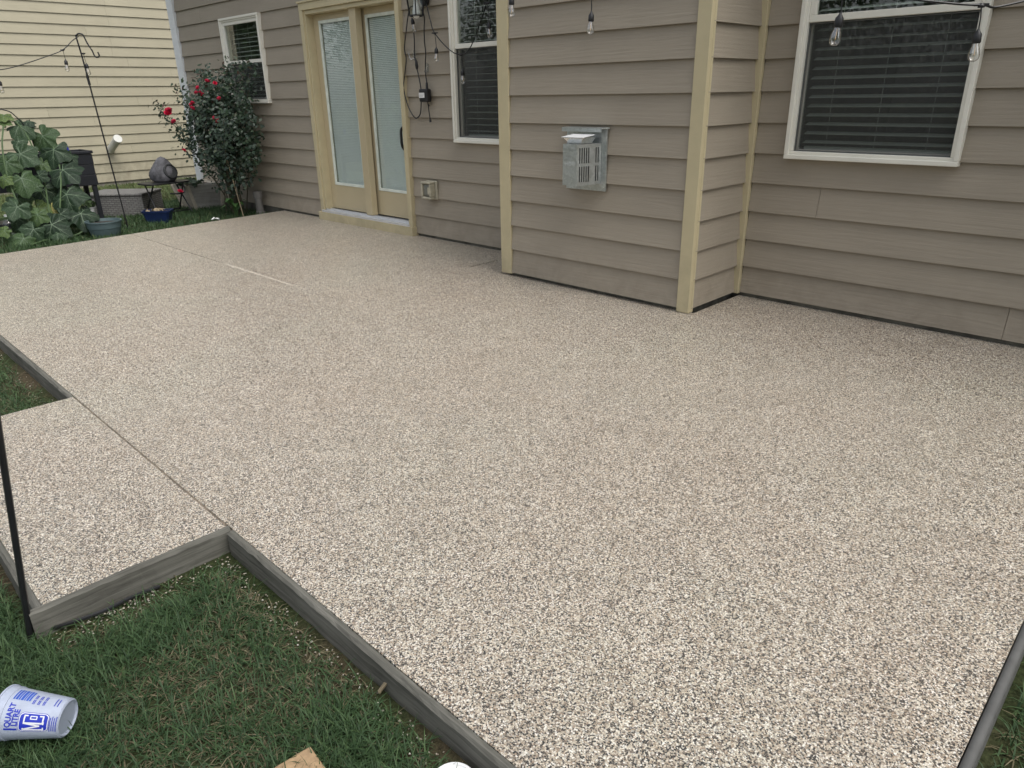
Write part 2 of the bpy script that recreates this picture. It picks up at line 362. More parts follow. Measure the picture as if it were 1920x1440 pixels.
# ------------------------------------------------------------------ ground, patio
xs = [90, 4, 0, -4, -7.2, -10, -14, -90]
b = MB()
for i in range(len(xs)-1):
    b.face([(xs[i], -90, zg(xs[i])), (xs[i], 90, zg(xs[i])), (xs[i+1], 90, zg(xs[i+1])), (xs[i+1], -90, zg(xs[i+1]))])
kind(b.build('lawn', M_SOIL), 'structure')
JY = -1.265; JX = -2.0
g = .0045
def px(y): return PXL0+(PXL1-PXL0)*(y-YF)/(W-YF)
pat = MB()
def slab(poly):     # extruded polygon, top at z 0
    n = len(poly); pat.face([(x, y, 0) for x, y in poly])
    for i in range(n):
        a, c = poly[i], poly[(i+1) % n]; pat.face([(a[0], a[1], 0), (a[0], a[1], -.13), (c[0], c[1], -.13), (c[0], c[1], 0)])
slab([(px(YF), YF), (XR, YF), (XR, W+.03), (.02, W+.03), (.02, .04), (-1.45, .04), (-1.45, W+.03), (JX+g, W+.03), (JX+g, 0), (JX, -.02), (JX, JY-g), (px(JY-g), JY-g)])
slab([(px(JY+g), JY+g), (JX, JY+g), (JX, -.02), (JX-g, 0), (JX-g, W+.03), (px(W+.03), W+.03)])
po = pat.build('patio', M_PEB); kind(po, 'structure')
b = MB(); nj = 90; V_ = []
for i in range(nj+1):
    x_ = -3.78+(1.78)*i/nj; w_ = .0055*min(1, i/14, (nj-i)/30)*random.uniform(.55, 1.35)+.0012; V_ += [(x_, JY-g*.5-w_, .0012), (x_, JY-g*.5+w_*random.uniform(.7, 1.2), .0012)]
b.mesh(V_, [(2*i, 2*i+2, 2*i+3, 2*i+1) for i in range(nj)])
kind(b.build('joint_filler', plain('joint_filler_sand', (.62, .56, .47), .9, var=.3, scale=90, bmp=.5), po), 'structure')
b = MB(); b.box(px(JY)+.1, JX-.01, JY-g+.001, JY+g-.001, -.05, -.003); b.box(JX-g+.001, JX+g-.001, 0, W, -.05, -.003)
kind(b.build('joint_filler', plain('joint_filler_dark', (.20, .17, .13), .9, var=.4, scale=14), po), 'structure')
b = MB(); pad = [(-1.42, -3.585), (.165, -3.585), (.165, YF-.0075), (-1.42, YF-.0075)]
b.face([(x, y, -.001) for x, y in pad])
for i in range(4):
    a, c = pad[i], pad[(i+1) % 4]; b.face([(a[0], a[1], -.001), (a[0], a[1], -.13), (c[0], c[1], -.13), (c[0], c[1], -.001)])
kind(b.build('walkway', M_PEB), 'structure')
b = MB(); b.box(-1.40, .15, YF-.0072, YF-.0003, -.08, -.0025)
kind(b.build('walkway_joint', plain('dark_joint', (.19, .155, .115), .9, var=.5, scale=25)), 'structure')

# timber edging: wavy-topped weathered planks with a lighter top strip
def plank(name, p0, p1, th, ztop, zbot, mat, label):
    p0, p1 = Vector((*p0, 0)), Vector((*p1, 0)); t = p1-p0; L = t.length; t.normalize(); nrm = Vector((t.y, -t.x, 0))
    n = max(3, int(L/.035)); bm = MB(); V, F = [], []
    for i in range(n+1):
        s = L*i/n; wv = .002*math.sin(s*9.1+1)+.0015*random.uniform(-1, 1); zt = ztop+.0015*math.sin(s*5)+.001*random.uniform(-1, 1)
        q = p0+t*s; j_ = lambda a: random.uniform(-a, a)
        for off, z in ((0, zbot), (0, zt+j_(.0012)), (th*.55+j_(.002), zt-.001+j_(.0012)), (th+wv*.5+j_(.0012), zt-.007+wv+j_(.002)), (th+wv+j_(.0012), zbot)):
            v = q+nrm*off; V.append((v.x, v.y, z))
    for i in range(n):
        for k in range(5):
            F.append((i*5+k, i*5+(k+1) % 5, (i+1)*5+(k+1) % 5, (i+1)*5+k))
    F.append((4, 3, 2, 1, 0)); F.append(tuple(n*5+k for k in range(5)))
    bm.mesh(V, F); return tag(bm.build(name, mat), label, 'edging')
GE = 'timber boards edging the patio'
plank('edging_board', (.2, YF-.001), (2.15, YF-.001), .020, -.002, -.14, M_BOARD, 'long weathered grey timber edging between patio and near lawn')['group'] = GE
plank('edging_board', (-6.0, YF-.001), (-1.425, YF-.001), .020, -.004, -.14, M_BOARD, 'weathered grey timber edging beyond the step pad, at the left photo edge')['group'] = GE
plank('edging_board', (.165, -3.62), (.165, YF-.002), .020, -.001, -.14, M_BOARDY, 'weathered grey timber edging across the side of the pale step pad, above the lawn')['group'] = GE
plank('edging_board', (-1.42, -3.586), (.164, -3.586), .020, -.002, -.14, M_BOARD, 'weathered grey timber edging along the outer end of the step pad beside the black pole')['group'] = GE
b = MB(); b.tube(spline([(XR+.011, YF-.03, -.006), (XR+.013, -2.2, -.004), (XR+.010, -1.2, -.006), (XR+.011, .5, -.006)], 10), .011, 10); b.box(XR+.003, XR+.024, YF-.03, .5, -.13, -.012)
tag(b.build('edging_strip', M_EDGE, smooth=True), 'smooth grey rounded edging strip along the right end of the patio', 'edging', GE)

# ------------------------------------------------------------------ house
house = thing('house', 'taupe lap sided house with tan trim, patio door and white windows', 'house', (-1, W, 0))
LAP = .0185
def frontplane(z, zb): return -.0265+(LAP+.0012)*(z-zb)/E     # y of board face relative to sheathing plane
def board(mb, axis, plane, sgn, a0, a1, zb, z0, z1):
    """one lap-board piece. axis 'x': wall along x, outward -y; axis 'y': wall along y, outward sgn*x"""
    f0, f1 = frontplane(z0, zb), frontplane(z1, zb)
    def P(a, off, z):
        return (a, plane+off, z) if axis == 'x' else (plane-off*sgn, a, z)
    k0, k1 = f0+LAP, f1+LAP
    def q(pts, uv): mb.face(pts if not (axis == 'y' and sgn < 0) else pts, 0, uv)
    q([P(a0, f0, z0), P(a1, f0, z0), P(a1, f1, z1), P(a0, f1, z1)], [(a0, z0), (a1, z0), (a1, z1), (a0, z1)])
    q([P(a0, k0, z0), P(a1, k0, z0), P(a1, f0, z0), P(a0, f0, z0)], [(a0, z0)]*4)
    q([P(a1, f0, z0), P(a1, k0, z0), P(a1, k1, z1), P(a1, f1, z1)], [(a1, z0)]*4)
    q([P(a0, k0, z0), P(a0, f0, z0), P(a0, f1, z1), P(a0, k1, z1)], [(a0, z0)]*4)
    q([P(a0, f1, z1), P(a1, f1, z1), P(a1, k1, z1), P(a0, k1, z1)], [(a0, z1)]*4)
def clad(parent, mat, axis, plane, sgn, a0, a1, zstart, rows, openings=(), joints={}, name='siding_board'):
    for r in range(rows):
        zb = zstart+r*E; zt = zb+E+.028; gapj = .0012
        cuts = [a0]+sorted(joints.get(r, []))+[a1]
        for i in range(len(cuts)-1):
            s0 = cuts[i]+(gapj if i else 0); s1 = cuts[i+1]-(gapj if i < len(cuts)-2 else 0)
            segs = [(s0, s1, [])]       # (from, to, notches)
            for (o0, o1, oz0, oz1) in openings:
                if oz1 <= zb+.001 or oz0 >= zt: continue
                full = oz0 <= zb+.003 and oz1 >= zb+E
                new = []
                for (u0, u1, nn) in segs:
                    if o1 <= u0 or o0 >= u1: new.append((u0, u1, nn)); continue
                    if full:
                        if o0-u0 > .01: new.append((u0, o0, nn))
                        if u1-o1 > .01: new.append((o1, u1, nn))
                    else: new.append((u0, u1, nn+[(o0, o1, oz0, oz1)]))
                segs = new
            for (u0, u1, nn) in segs:
                if u1-u0 < .01: continue
                mb = MB(); x = u0
                for (o0, o1, oz0, oz1) in sorted(nn):
                    o0, o1 = max(o0, u0), min(o1, u1)
                    if o1-o0 < .002: continue
                    if o0-x > .002: board(mb, axis, plane, sgn, x, o0, zb, zb, zt)
                    if oz0 > zb+.004: board(mb, axis, plane, sgn, o0, o1, zb, zb, min(oz0, zt))
                    if oz1 < zt-.004: board(mb, axis, plane, sgn, o0, o1, zb, max(oz1, zb), zt)
                    x = o1
                if u1-x > .002: board(mb, axis, plane, sgn, x, u1, zb, zb, zt)
                mb.build(name, mat, parent)
SH = W+.020          # sheathing plane of the main wall; bump-out at .020, side at x = -.020
XL, XH = -8.36, 6.0
DOOR = (-5.075, -3.435, -.05, 2.13)
WIN_R = (.245, 1.165, .90, 2.41); WIN_M = (-2.76, -1.84, .90, 2.41); WIN_S = (-6.915, -5.975, 1.232, 2.155)
ROWS = 15
rr = random.Random(3)
jl = {r: [rr.uniform(-7.9, -7.2)] for r in range(0, 15, 4)}
clad(house, M_SIDE, 'x', SH, 1, XL+.175, -1.52, Z0, ROWS, [DOOR, WIN_S, WIN_M], jl)
clad(house, M_SIDE, 'x', SH, 1, .032, XH, Z0, ROWS, [WIN_R], {0: [1.545, 4.6], 1: [3.4], 2: [2.9], 3: [.47, 3.8], 4: [1.66], 5: [3.2], 7: [2.6], 9: [3.], 11: [2.4]})
clad(house, M_SIDE, 'x', .020, 1, -1.522, -.075, Z0, ROWS)
clad(house, M_SIDE, 'y', -.020, 1, .024, W-.008, Z0, ROWS)
# corner boards
def part(name, mat, *boxes, parent=house, bevel=.002):
    mb = MB()
    for bx in boxes: mb.box(*bx)
    return mb.build(name, mat, parent, bevel=bevel)
ZT = Z0+ROWS*E+.02
part('corner_board', M_TRIM, (-1.600, -1.524, -.010, .028, .018, ZT), (-1.628, -1.600, -.010, W, .018, ZT))
part('corner_board', M_TRIM, (-.078, .006, -.012, .022, .004, ZT))
part('corner_board', M_TRIM, (-.018, .006, .0225, .045, .004, ZT))
part('inside_corner_trim', M_TRIM, (-.012, .030, W-.030, W+.01, .02, ZT))
part('corner_trim', M_CTRIM, (XL, XL+.172, W-.028, W+.03, -.05, ZT))
# foundation, upper storey, roof
mb = MB(); mb.box(XL+.03, XH, W+.018, W+.2, -.3, Z0+.02); mb.box(-1.59, -.035, .035, W+.018, -.3, Z0+.02)
mb.build('foundation', M_FOUND, house)
mb = MB(); r = 0; zz = ZT
while zz < 2.95:
    board(mb, 'x', SH, 1, XL, XH, zz, zz, zz+E+.02); zz += E
kind(mb.build('upper_siding', M_SIDE, house), 'stuff')
mb = MB(); mb.box(XL, XL+.12, W+.031, 9, -.3, 3.1); mb.box(XH-.12, XH, W+.03, 9, -.3, 3.1); mb.box(XL, XH, 9, 9.12, -.3, 3.1)
mb.build('wall', M_SIDE, house)
mb = MB(); yr = (W+9)/2
for s_, y in ((1, W-.28), (-1, 9.5)):
    mb.hexa([(XL-.3, y, 3.12), (XH+.4, y, 3.12), (XH+.4, yr, 4.9), (XL-.3, yr, 4.9), (XL-.3, y, 3.27), (XH+.4, y, 3.27), (XH+.4, yr, 5.05), (XL-.3, yr, 5.05)])
mb.box(XL-.3, XH+.4, W-.30, W+.1, 3.07, 3.12)
mb.build('roof', M_ROOF, house)
mb = MB(); mb.box(-1.63, .01, -.03, W-.02, ZT, ZT+.05); mb.build('chase_cap', M_ROOF, house)

# windows
SLATME = {}
def ring(mb, x0, x1, z0, z1, w, y0, y1):
    mb.box(x0, x1, y0, y1, z0, z0+w); mb.box(x0, x1, y0, y1, z1-w, z1)
    mb.box(x0, x0+w, y0, y1, z0+w, z1-w); mb.box(x1-w, x1, y0, y1, z0+w, z1-w)
def window(op, rail, tilt, pitch=.0505, z_head=None):
    x0, x1, z0, z1 = op; z0 += -.006; x0 -= .008; x1 += .008; z1 += .006
    mb = MB(); ring(mb, x0, x1, z0, z1, .026, W-.042, W+.02); ring(mb, x0+.014, x1-.014, z0+.014, z1-.014, .030, W-.030, W+.06)
    win = mb.build('window', M_VINYL, house, bevel=.004)
    a0, a1, b0, b1 = x0+.044, x1-.044, z0+.044, z1-.044
    mb = MB(); ring(mb, a0, a1, rail-.028, b1, .036, W-.020, W+.012); mb.build('sash', M_VINYL, win, bevel=.003)
    mb = MB(); ring(mb, a0, a1, b0, rail+.01, .010, W+.020, W+.048); mb.build('sash', M_VINYL, win, bevel=.003)
    mb = MB(); mb.box(a0+.03, a1-.03, W-.004, W-.0005, rail, b1-.03); mb.build('pane', M_GLASS, win)
    mb = MB(); mb.box(a0+.008, a1-.008, W+.030, W+.034, b0+.02, rail-.01); mb.build('pane', M_GLASS, win)
    mb = MB(); mb.face([(a0, W+.002, b0), (a1, W+.002, b0), (a1, W+.002, rail-.028), (a0, W+.002, rail-.028)]); mb.build('insect_screen', M_SCREEN, win)
    mb = MB(); ring(mb, a0, a1, b0, rail-.03, .007, W-.004, W+.008); mb.build('screen_frame', plain('screen_frame', (.10, .105, .10), .5), win)
    # blind: one slat mesh per width, copied down
    wd = a1-a0-.02; key = round(wd, 3)
    hs = .0245; t = R(tilt); cy, sy_ = math.cos(t)*hs, math.sin(t)*hs
    mb = MB(); n_ = Vector((0, -math.sin(t), math.cos(t)))*.0014; ax = Vector((wd/2, 0, 0)); ay = Vector((0, cy, sy_))
    mb.obox((0, 0, 0), ax, ay, n_); me = mb.data('slat', M_BLIND)
    z = b0+.05; i = 0
    while z < b1-.03:
        o = link('slat', me, win); o.location = ((a0+a1)/2+rr.uniform(-.002, .002), W+.105, z); o.rotation_euler = (R(rr.uniform(-2, 2)), R(rr.uniform(-.12, .12)), 0); z += pitch
    mb = MB(); mb.box(a0+.02, a1-.02, W+.085, W+.125, b0+.006, b0+.024); mb.build('blind_rail', M_BLIND, win)
    mb = MB()
    for fx in (.18, .5, .82): mb.box(a0+(a1-a0)*fx-.0012, a0+(a1-a0)*fx+.0012, W+.078, W+.0795, b0+.02, b1)
    mb.build('ladder_cord', M_BLIND, win)
    mb = MB(); X0, X1, Y0, Y1, Q0, Q1 = a0-.02, a1+.02, W+.061, W+1.6, b0-.02, b1+.02
    for f in ([(X0, Y1, Q0), (X1, Y1, Q0), (X1, Y1, Q1), (X0, Y1, Q1)], [(X0, Y0, Q0), (X0, Y1, Q0), (X0, Y1, Q1), (X0, Y0, Q1)], [(X1, Y0, Q0), (X1, Y1, Q0), (X1, Y1, Q1), (X1, Y0, Q1)],
              [(X0, Y0, Q0), (X1, Y0, Q0), (X1, Y1, Q0), (X0, Y1, Q0)], [(X0, Y0, Q1), (X1, Y0, Q1), (X1, Y1, Q1), (X0, Y1, Q1)]): mb.face(f)
    mb.build('interior', M_ROOM, win)
    return win
window(WIN_R, 1.655, 17)
window(WIN_M, 1.665, 6)
window(WIN_S, 1.69, 14, .048)

# patio door
mb = MB()
ox0, ox1, oz1 = -5.085, -3.428, 2.165
mb.box(ox0, ox0+.062, W-.040, W+.03, .0, oz1); mb.box(ox1-.058, ox1, W-.040, W+.03, .03, oz1); mb.box(ox0, ox1, W-.042, W+.03, oz1-.062, oz1+.004); mb.box(ox0-.012, ox1+.012, W-.055, W+.03, oz1+.0045, oz1+.022)
door = mb.build('door', M_TRIM, house, bevel=.003)
mb = MB(); mb.box(ox0+.0625, ox0+.085, W-.02, W+.16, .10, oz1-.06); mb.box(ox1-.085, ox1-.0585, W-.02, W+.16, .10, oz1-.06); mb.box(ox0+.0625, ox1-.0585, W-.021, W+.16, oz1-.10, oz1-.0625)
mb.build('jamb', M_TRIM, door, bevel=.002)
mb = MB(); mb.box(-5.11, -3.413, W-.062, W+.02, -.03, .086); mb.build('skirt_board', M_TRIM, door, bevel=.003)
mb = MB(); mb.box(ox0+.045, ox1-.04, W-.058, W+.14, .0865, .108); mb.box(ox0+.045, ox1-.04, W-.02, W-.012, .1085, .120); mb.box(ox0+.045, ox1-.04, W+.03, W+.036, .1085, .122); mb.build('threshold', M_ALU, door, bevel=.001)
mb = MB(); mb.box(-4.262, -4.155, W+.005, W+.075, .121, oz1-.10); mb.build('mullion', M_DOOR, door, bevel=.003)
def leaf(x0, x1, g0, g1, gz0, gz1, y):
    zb, zt = .124, oz1-.101; mb = MB()
    mb.box(x0, g0, y, y+.04, zb, zt); mb.box(g1, x1, y, y+.04, zb, zt); mb.box(g0, g1, y, y+.04, zb, gz0); mb.box(g0, g1, y, y+.04, gz1, zt)
    p = mb.build('door_panel', M_DOOR, door, bevel=.002)
    mb = MB(); ring(mb, g0-.004, g1+.004, gz0-.004, gz1+.004, .028, y-.006, y+.012); mb.build('glazing_frame', plain('pale_glazing_frame', (.66, .70, .62), .45), p, bevel=.002)
    mb = MB(); mb.box(g0+.02, g1-.02, y+.004, y+.008, gz0+.02, gz1-.02); mb.build('pane', M_DGLASS, p)
    mb = MB(); z = gz0+.026; t = R(47); hs = .0088
    while z < gz1-.028:
        c, s_ = math.cos(t)*hs, math.sin(t)*hs; mb.obox((.5*(g0+g1), y+.022, z), ((g1-g0)/2-.030, 0, 0), (0, c, s_), (0, -.0004*s_/hs, .0004*c/hs)); z += .0158
    kind(mb.build('blind', M_DBLIND, p), 'stuff')
    mb = MB(); mb.box(g0, g1, y+.034, y+.038, gz0, gz1); mb.build('inner_pane', plain('dim_inner_pane', (.34, .37, .35), .4), p)
    return p
leaf(-5.0, -4.262, -4.895, -4.325, .385, 2.0, W+.066)
dp = leaf(-4.235, -3.515, -4.128, -3.61, .375, 2.0, W+.100)
mb = MB(); mb.tube(spline([(-3.598, W+.095, 1.01), (-3.600, W+.035, .985), (-3.594, W+.022, .90), (-3.590, W+.03, .82), (-3.585, W+.095, .76)], 6), .013, 8)
mb.box(-3.607, -3.56, W+.088, W+.0995, .73, 1.04); mb.build('handle', M_BLACK, dp, smooth=True)
mb = MB(); mb.tube([(-3.575, W+.098, 1.11), (-3.575, W+.07, 1.11)], .008, 8); mb.build('lock', M_BLACK, dp, smooth=True)
# ------------------------------------------------------------------ neighbouring house
nb = thing('neighbouring_house', 'cream lap sided neighbouring house with pale concrete base', 'house', (-14, 2, zg(-14)))
ZN = 2.788-17*E
jn = {}
for r_ in range(22): jn[r_] = sorted([rr.uniform(-2.5, .8), rr.uniform(1.1, 2.8), rr.uniform(4, 7)])
LAP = .019
clad(nb, M_NEIGH, 'y', -14.02, 1, -3.0, 9.5, ZN, 22, (), jn)
mb = MB(); mb.box(-16, -14.03, -2.98, 9.48, -.8, ZN+.02); mb.build('foundation', M_FOUNDN, nb)
mb = MB(); zz = ZN+22*E
while zz < 5.6: board(mb, 'y', -14.02, 1, -3, 9.5, zz, zz, zz+E+.02); zz += E
kind(mb.build('upper_siding', M_NEIGH, nb), 'stuff')
mb = MB(); mb.box(-22, -14.05, -3.0, -2.9, -.5, 5.6); mb.box(-22, -14.05, 9.4, 9.5, -.5, 5.6); mb.box(-22, -21.9, -2.9, 9.4, -.5, 5.6); mb.build('wall', M_NEIGH, nb)
mb = MB(); mb.box(-14.045, -13.99, -3.06, -3.001, ZN, 5.6); mb.build('corner_board', M_NEIGH, nb)
mb = MB()
for s_, x in ((1, -13.6), (-1, -22.4)):
    mb.hexa([(x, -3.4, 5.55), (x, 9.9, 5.55), (-18, 9.9, 8.4), (-18, -3.4, 8.4), (x, -3.4, 5.7), (x, 9.9, 5.7), (-18, 9.9, 8.55), (-18, -3.4, 8.55)])
mb.build('roof', M_ROOF, nb)
p0, p1 = Vector((-14.0, 1.28, .36)), Vector((-13.58, 1.33, .59)); 
mb = MB(); mb.tube([p0, p0.lerp(p1, .85), p1], [.072, .072, .072], 20); mb.tube([p0.lerp(p1, .82), p1+(p1-p0)*.02], .080, 20)
v = mb.build('vent_pipe', M_PVC, nb, smooth=True); v['label'] = 'white plastic vent pipe jutting out and up from the cream wall'

# ------------------------------------------------------------------ wall-mounted things
ven = thing('wall_vent', 'galvanised steel direct vent cage with slotted sides on the fireplace bump-out', 'vent', (-.82, 0, .69))
mb = MB(); mb.box(-.985, -.658, -.016, -.004, .69, 1.07); mb.build('back_plate', M_GALV, ven, bevel=.001)
mb = MB(); mb.hexa([(-.995, -.055, 1.071), (-.672, -.055, 1.071), (-.648, -.004, 1.071), (-.995, -.004, 1.071), (-.995, -.055, 1.076), (-.672, -.055, 1.076), (-.648, -.004, 1.080), (-.995, -.004, 1.080)])
mb.box(-.995, -.672, -.057, -.0552, 1.052, 1.076); mb.build('drip_flange', M_GALV, ven)
zb, zt = .735, .985; FL, FRT = (-.860, -.2), (-.748, -.2); BL, BR = (-.945, -.018), (-.697, -.018)
mb = MB(); mb.box(FL[0], FRT[0], -.2015, -.2, zb, zt)
mb.hexa([(FL[0], -.2, zt-.0015), (FRT[0], -.2, zt-.0015), (BR[0], BR[1], zt-.0015), (BL[0], BL[1], zt-.0015), (FL[0], -.2, zt), (FRT[0], -.2, zt), (BR[0], BR[1], zt), (BL[0], BL[1], zt)])
mb.hexa([(FL[0], -.2, zb), (FRT[0], -.2, zb), (BR[0], BR[1], zb), (BL[0], BL[1], zb), (FL[0], -.2, zb+.0015), (FRT[0], -.2, zb+.0015), (BR[0], BR[1], zb+.0015), (BL[0], BL[1], zb+.0015)])
mb.build('front_cover', M_GALV, ven)
for s_, (a, c) in ((1, (FRT, BR)), (-1, (FL, BL))):      # slotted side screens built as bars round real slots
    mb = MB(); A, B = Vector((*a, 0)), Vector((*c, 0)); d = B-A; n_ = Vector((d.y, -d.x, 0)).normalized()*.0008
    def seg(t0, t1, z0_, z1_):
        c_ = A+d*(t0+t1)/2; mb.obox((c_.x, c_.y, (z0_+z1_)/2), d*(t1-t0)/2, n_, (0, 0, (z1_-z0_)/2))
    rows = [(zb, zb+.022), (.852, .870), (zt-.022, zt)]
    for z0_, z1_ in rows: seg(0, 1, z0_, z1_)
    slots = [.10, .19, .28, .37, .46, .76, .85]; x = 0
    for s0 in slots+[1.0]:
        for z0_, z1_ in ((zb+.022, .852), (.870, zt-.022)): seg(x, s0, z0_, z1_)
        x = s0+.042
    mb.build('slotted_screen', M_GALV, ven)
mb = MB(); mb.lathe([(.062, .74), (.062, .98)], 20, Matrix.Translation((-.82, -.095, 0))); mb.build('flue', plain('dark_flue', (.05, .05, .05), .5, .5), ven, smooth=True)
mb = MB(); mb.hexa([(-.85, -.16, .986), (-.75, -.16, .986), (-.74, -.06, .986), (-.86, -.06, .986), (-.885, -.178, 1.024), (-.715, -.178, 1.024), (-.715, -.05, 1.024), (-.885, -.05, 1.024)]); mb.build('hood', M_SHINY, ven, bevel=.004)
mb = MB(); mb.obox((-.800, -.128, 1.031), (.088, 0, 0), (0, .060, .006), (0, -.0001, .0012)); mb.build('cap_plate', M_WHITE, ven)
mb = MB()
for z_ in (.71, .80, .93): mb.lathe([(.005, 0), (.004, .003)], 8, Matrix.Translation((-.672, -.016, z_)) @ Matrix.Rotation(R(90), 4, 'X'))
mb.build('screws', M_SHINY, ven)

def text_mesh(s, size, bold=0.0):
    cu = bpy.data.curves.new('lettering', 'FONT'); cu.body = s; cu.size = size; cu.align_x = 'CENTER'; cu.align_y = 'CENTER'; cu.offset = bold; cu.resolution_u = 3
    o = bpy.data.objects.new('lettering', cu); col.objects.link(o)
    dg = bpy.context.evaluated_depsgraph_get(); me = bpy.data.meshes.new_from_object(o.evaluated_get(dg))
    V = [tuple(v.co) for v in me.vertices]; F = [tuple(p.vertices) for p in me.polygons]
    bpy.data.objects.remove(o); bpy.data.curves.remove(cu); bpy.data.meshes.remove(me)
    return V, F
V, F = text_mesh('HOT', .034)
mb = MB(); mb.mesh([(-.804+x, -.2022, .868+y) for x, y, z in V], F); mb.build('stamped_lettering', plain('pale_stamp', (.60, .63, .62), .5), ven)

ob = thing('outlet_box', 'weathered tan outdoor outlet cover on the siding right of the door', 'outlet cover', (-3.12, W-.02, .37))
mb = MB(); mb.box(-3.215, -3.055, W-.022, W-.001, .375, .545); mb.build('mounting_plate', M_OUTLET, ob, bevel=.012, seg=3)
mb = MB(); ring(mb, -3.215, -3.075, .380, .540, .022, W-.085, W-.0225); mb.build('cover', M_OUTLET, ob, bevel=.010, seg=3)
mb = MB(); mb.hexa([(-3.193, W-.072, .402), (-3.097, W-.072, .402), (-3.097, W-.03, .402), (-3.193, W-.03, .402), (-3.193, W-.072, .518), (-3.097, W-.072, .518), (-3.097, W-.03, .518), (-3.193, W-.03, .518)]); mb.build('lid_window', M_OUTIN, ob, bevel=.02, seg=3)
mb = MB(); mb.box(-3.118, -3.098, W-.0835, W-.0715, .425, .49); mb.build('latch', M_OUTLET, ob, bevel=.004)

LX, LY, LZ = -3.07, .465, 1.905
lan = thing('wall_lantern', 'black hexagonal wall lantern with a white bulb, above the hanging cables', 'lantern', (LX, W, LZ))
mb = MB(); hexp = [(math.cos(R(60*k+20)), math.sin(R(60*k+20))) for k in range(6)]
for (cx, cy), (ex, ey) in zip(hexp, hexp[1:]+hexp[:1]):
    mb.bar((LX+.062*cx, LY+.062*cy, LZ), (LX+.085*cx, LY+.085*cy, LZ+.17), .010, .010)
    mb.bar((LX+.062*cx, LY+.062*cy, LZ), (LX+.062*ex, LY+.062*ey, LZ), .012, .010); mb.bar((LX+.085*cx, LY+.085*cy, LZ+.17), (LX+.085*ex, LY+.085*ey, LZ+.17), .014, .012)
mb.build('cage', M_BLKMET, lan)
mb = MB(); mb.lathe([(.098, .172), (.06, .215), (.03, .25), (.012, .27)], 6, Matrix.Translation((LX, LY, LZ)) @ Matrix.Rotation(R(20), 4, 'Z')); mb.build('roof', M_BLKMET, lan)
mb = MB(); mb.lathe([(.052, 0), (.052, .022)], 20, Matrix.Translation((LX, W-.018, LZ+.13)) @ Matrix.Rotation(R(90), 4, 'X')); mb.tube(spline([(LX, W-.03, LZ+.13), (LX, W-.07, LZ+.24), (LX, LY, LZ+.27)], 5), .012, 8); mb.build('wall_bracket', M_BLKMET, lan, smooth=True)
mb = MB()
for (cx, cy), (ex, ey) in zip(hexp, hexp[1:]+hexp[:1]): mb.face([(LX+.058*cx, LY+.058*cy, LZ+.006), (LX+.058*ex, LY+.058*ey, LZ+.006), (LX+.081*ex, LY+.081*ey, LZ+.165), (LX+.081*cx, LY+.081*cy, LZ+.165)])
mb.build('pane', M_GLASS, lan)
mb = MB(); mb.lathe([(.004, -.042), (.02, -.036), (.031, -.018), (.033, .004), (.026, .04), (.018, .075), (.016, .14)], 20, Matrix.Translation((LX+.01, LY-.005, LZ+.02))); mb.build('bulb', M_WHITE, lan, smooth=True)

# ------------------------------------------------------------------ string lights
def socket(parent, top, n=0, tilt=(0, 0)):
    """socket hanging below 'top' with a glass bulb under it"""
    M_ = Matrix.Translation(top) @ Matrix.Rotation(tilt[0], 4, 'X') @ Matrix.Rotation(tilt[1], 4, 'Y')
    mb = MB(); mb.lathe([(.004, 0), (.007, -.008), (.0155, -.020), (.0165, -.046), (.0145, -.052)], 14, M_); s_ = mb.build('socket', M_BLACK, parent, smooth=True)
    mb = MB(); mb.lathe([(.011, -.050), (.013, -.060), (.0195, -.080), (.0215, -.095), (.0190, -.108), (.011, -.116), (.002, -.118)], 16, M_)
    mb.tube([M_ @ Vector((0, 0, -.055)), M_ @ Vector((.001, 0, -.095))], .0016, 5, 1)
    mb.build('bulb', [M_BULB, M_FIL], s_, smooth=True, angle=60); return s_
def string_lights(name, label, path, drops, group, loops=True):
    t = thing(name, label, 'string lights', path[0], group)
    mb = MB(); mb.tube(spline(path, 8), .0044, 6); mb.build('cord', M_BLACK, t, smooth=True)
    for i, (p, dl) in enumerate(drops):
        p = Vector(p)
        mb = MB(); q = p+Vector((.006, .004, -dl)); mb.tube([p, p+Vector((.005, .002, -dl*.5)), q], .0028, 6)
        mb.lathe([(.012, -.007), (.013, 0), (.006, .009)], 8, Matrix.Translation(p+Vector((0, 0, -.002)))); mb.bar(p+Vector((-.022, -.012, .001)), p+Vector((.022, .012, .001)), .009, .009)
        mb.build('drop_cord', M_BLACK, t, smooth=True)
        socket(t, q, i, (R(random.uniform(-4, 4)), R(random.uniform(-5, 5))))
    return t
pth = [(-3.0, W-.07, 1.99), (-2.93, .50, 1.86), (-2.882, .50, 1.763), (-2.70, .49, 1.632), (-2.554, .49, 1.585), (-2.43, .49, 1.64), (-2.276, .49, 1.865), (-2.20, .48, 1.98), (-1.95, .40, 2.28), (-1.62, -.05, 2.40),
       (-1.10, -.41, 2.06), (-.60, -.31, 1.96), (.2, -.4, 1.86), (.95, -.69, 1.655), (1.138, -.515, 1.602), (1.214, -.446, 1.586), (1.35, -.32, 1.571), (1.463, -.2, 1.583), (2.1, .25, 1.78), (2.8, .565, 2.2)]
drops = [((-2.882, .50, 1.763), .105), ((-2.554, .49, 1.585), .105), ((-2.222, .485, 1.93), .125), ((-1.10, -.41, 2.06), .24), ((-.575, -.315, 1.955), .255), ((.955, -.69, 1.655), .10), ((1.35, -.32, 1.571), .082), ((2.1, .25, 1.78), .09)]
string_lights('string_lights', 'black cord of clear bulbs strung from the lantern past the windows to the right', pth, drops, 'strings of clear bulbs on black cord')
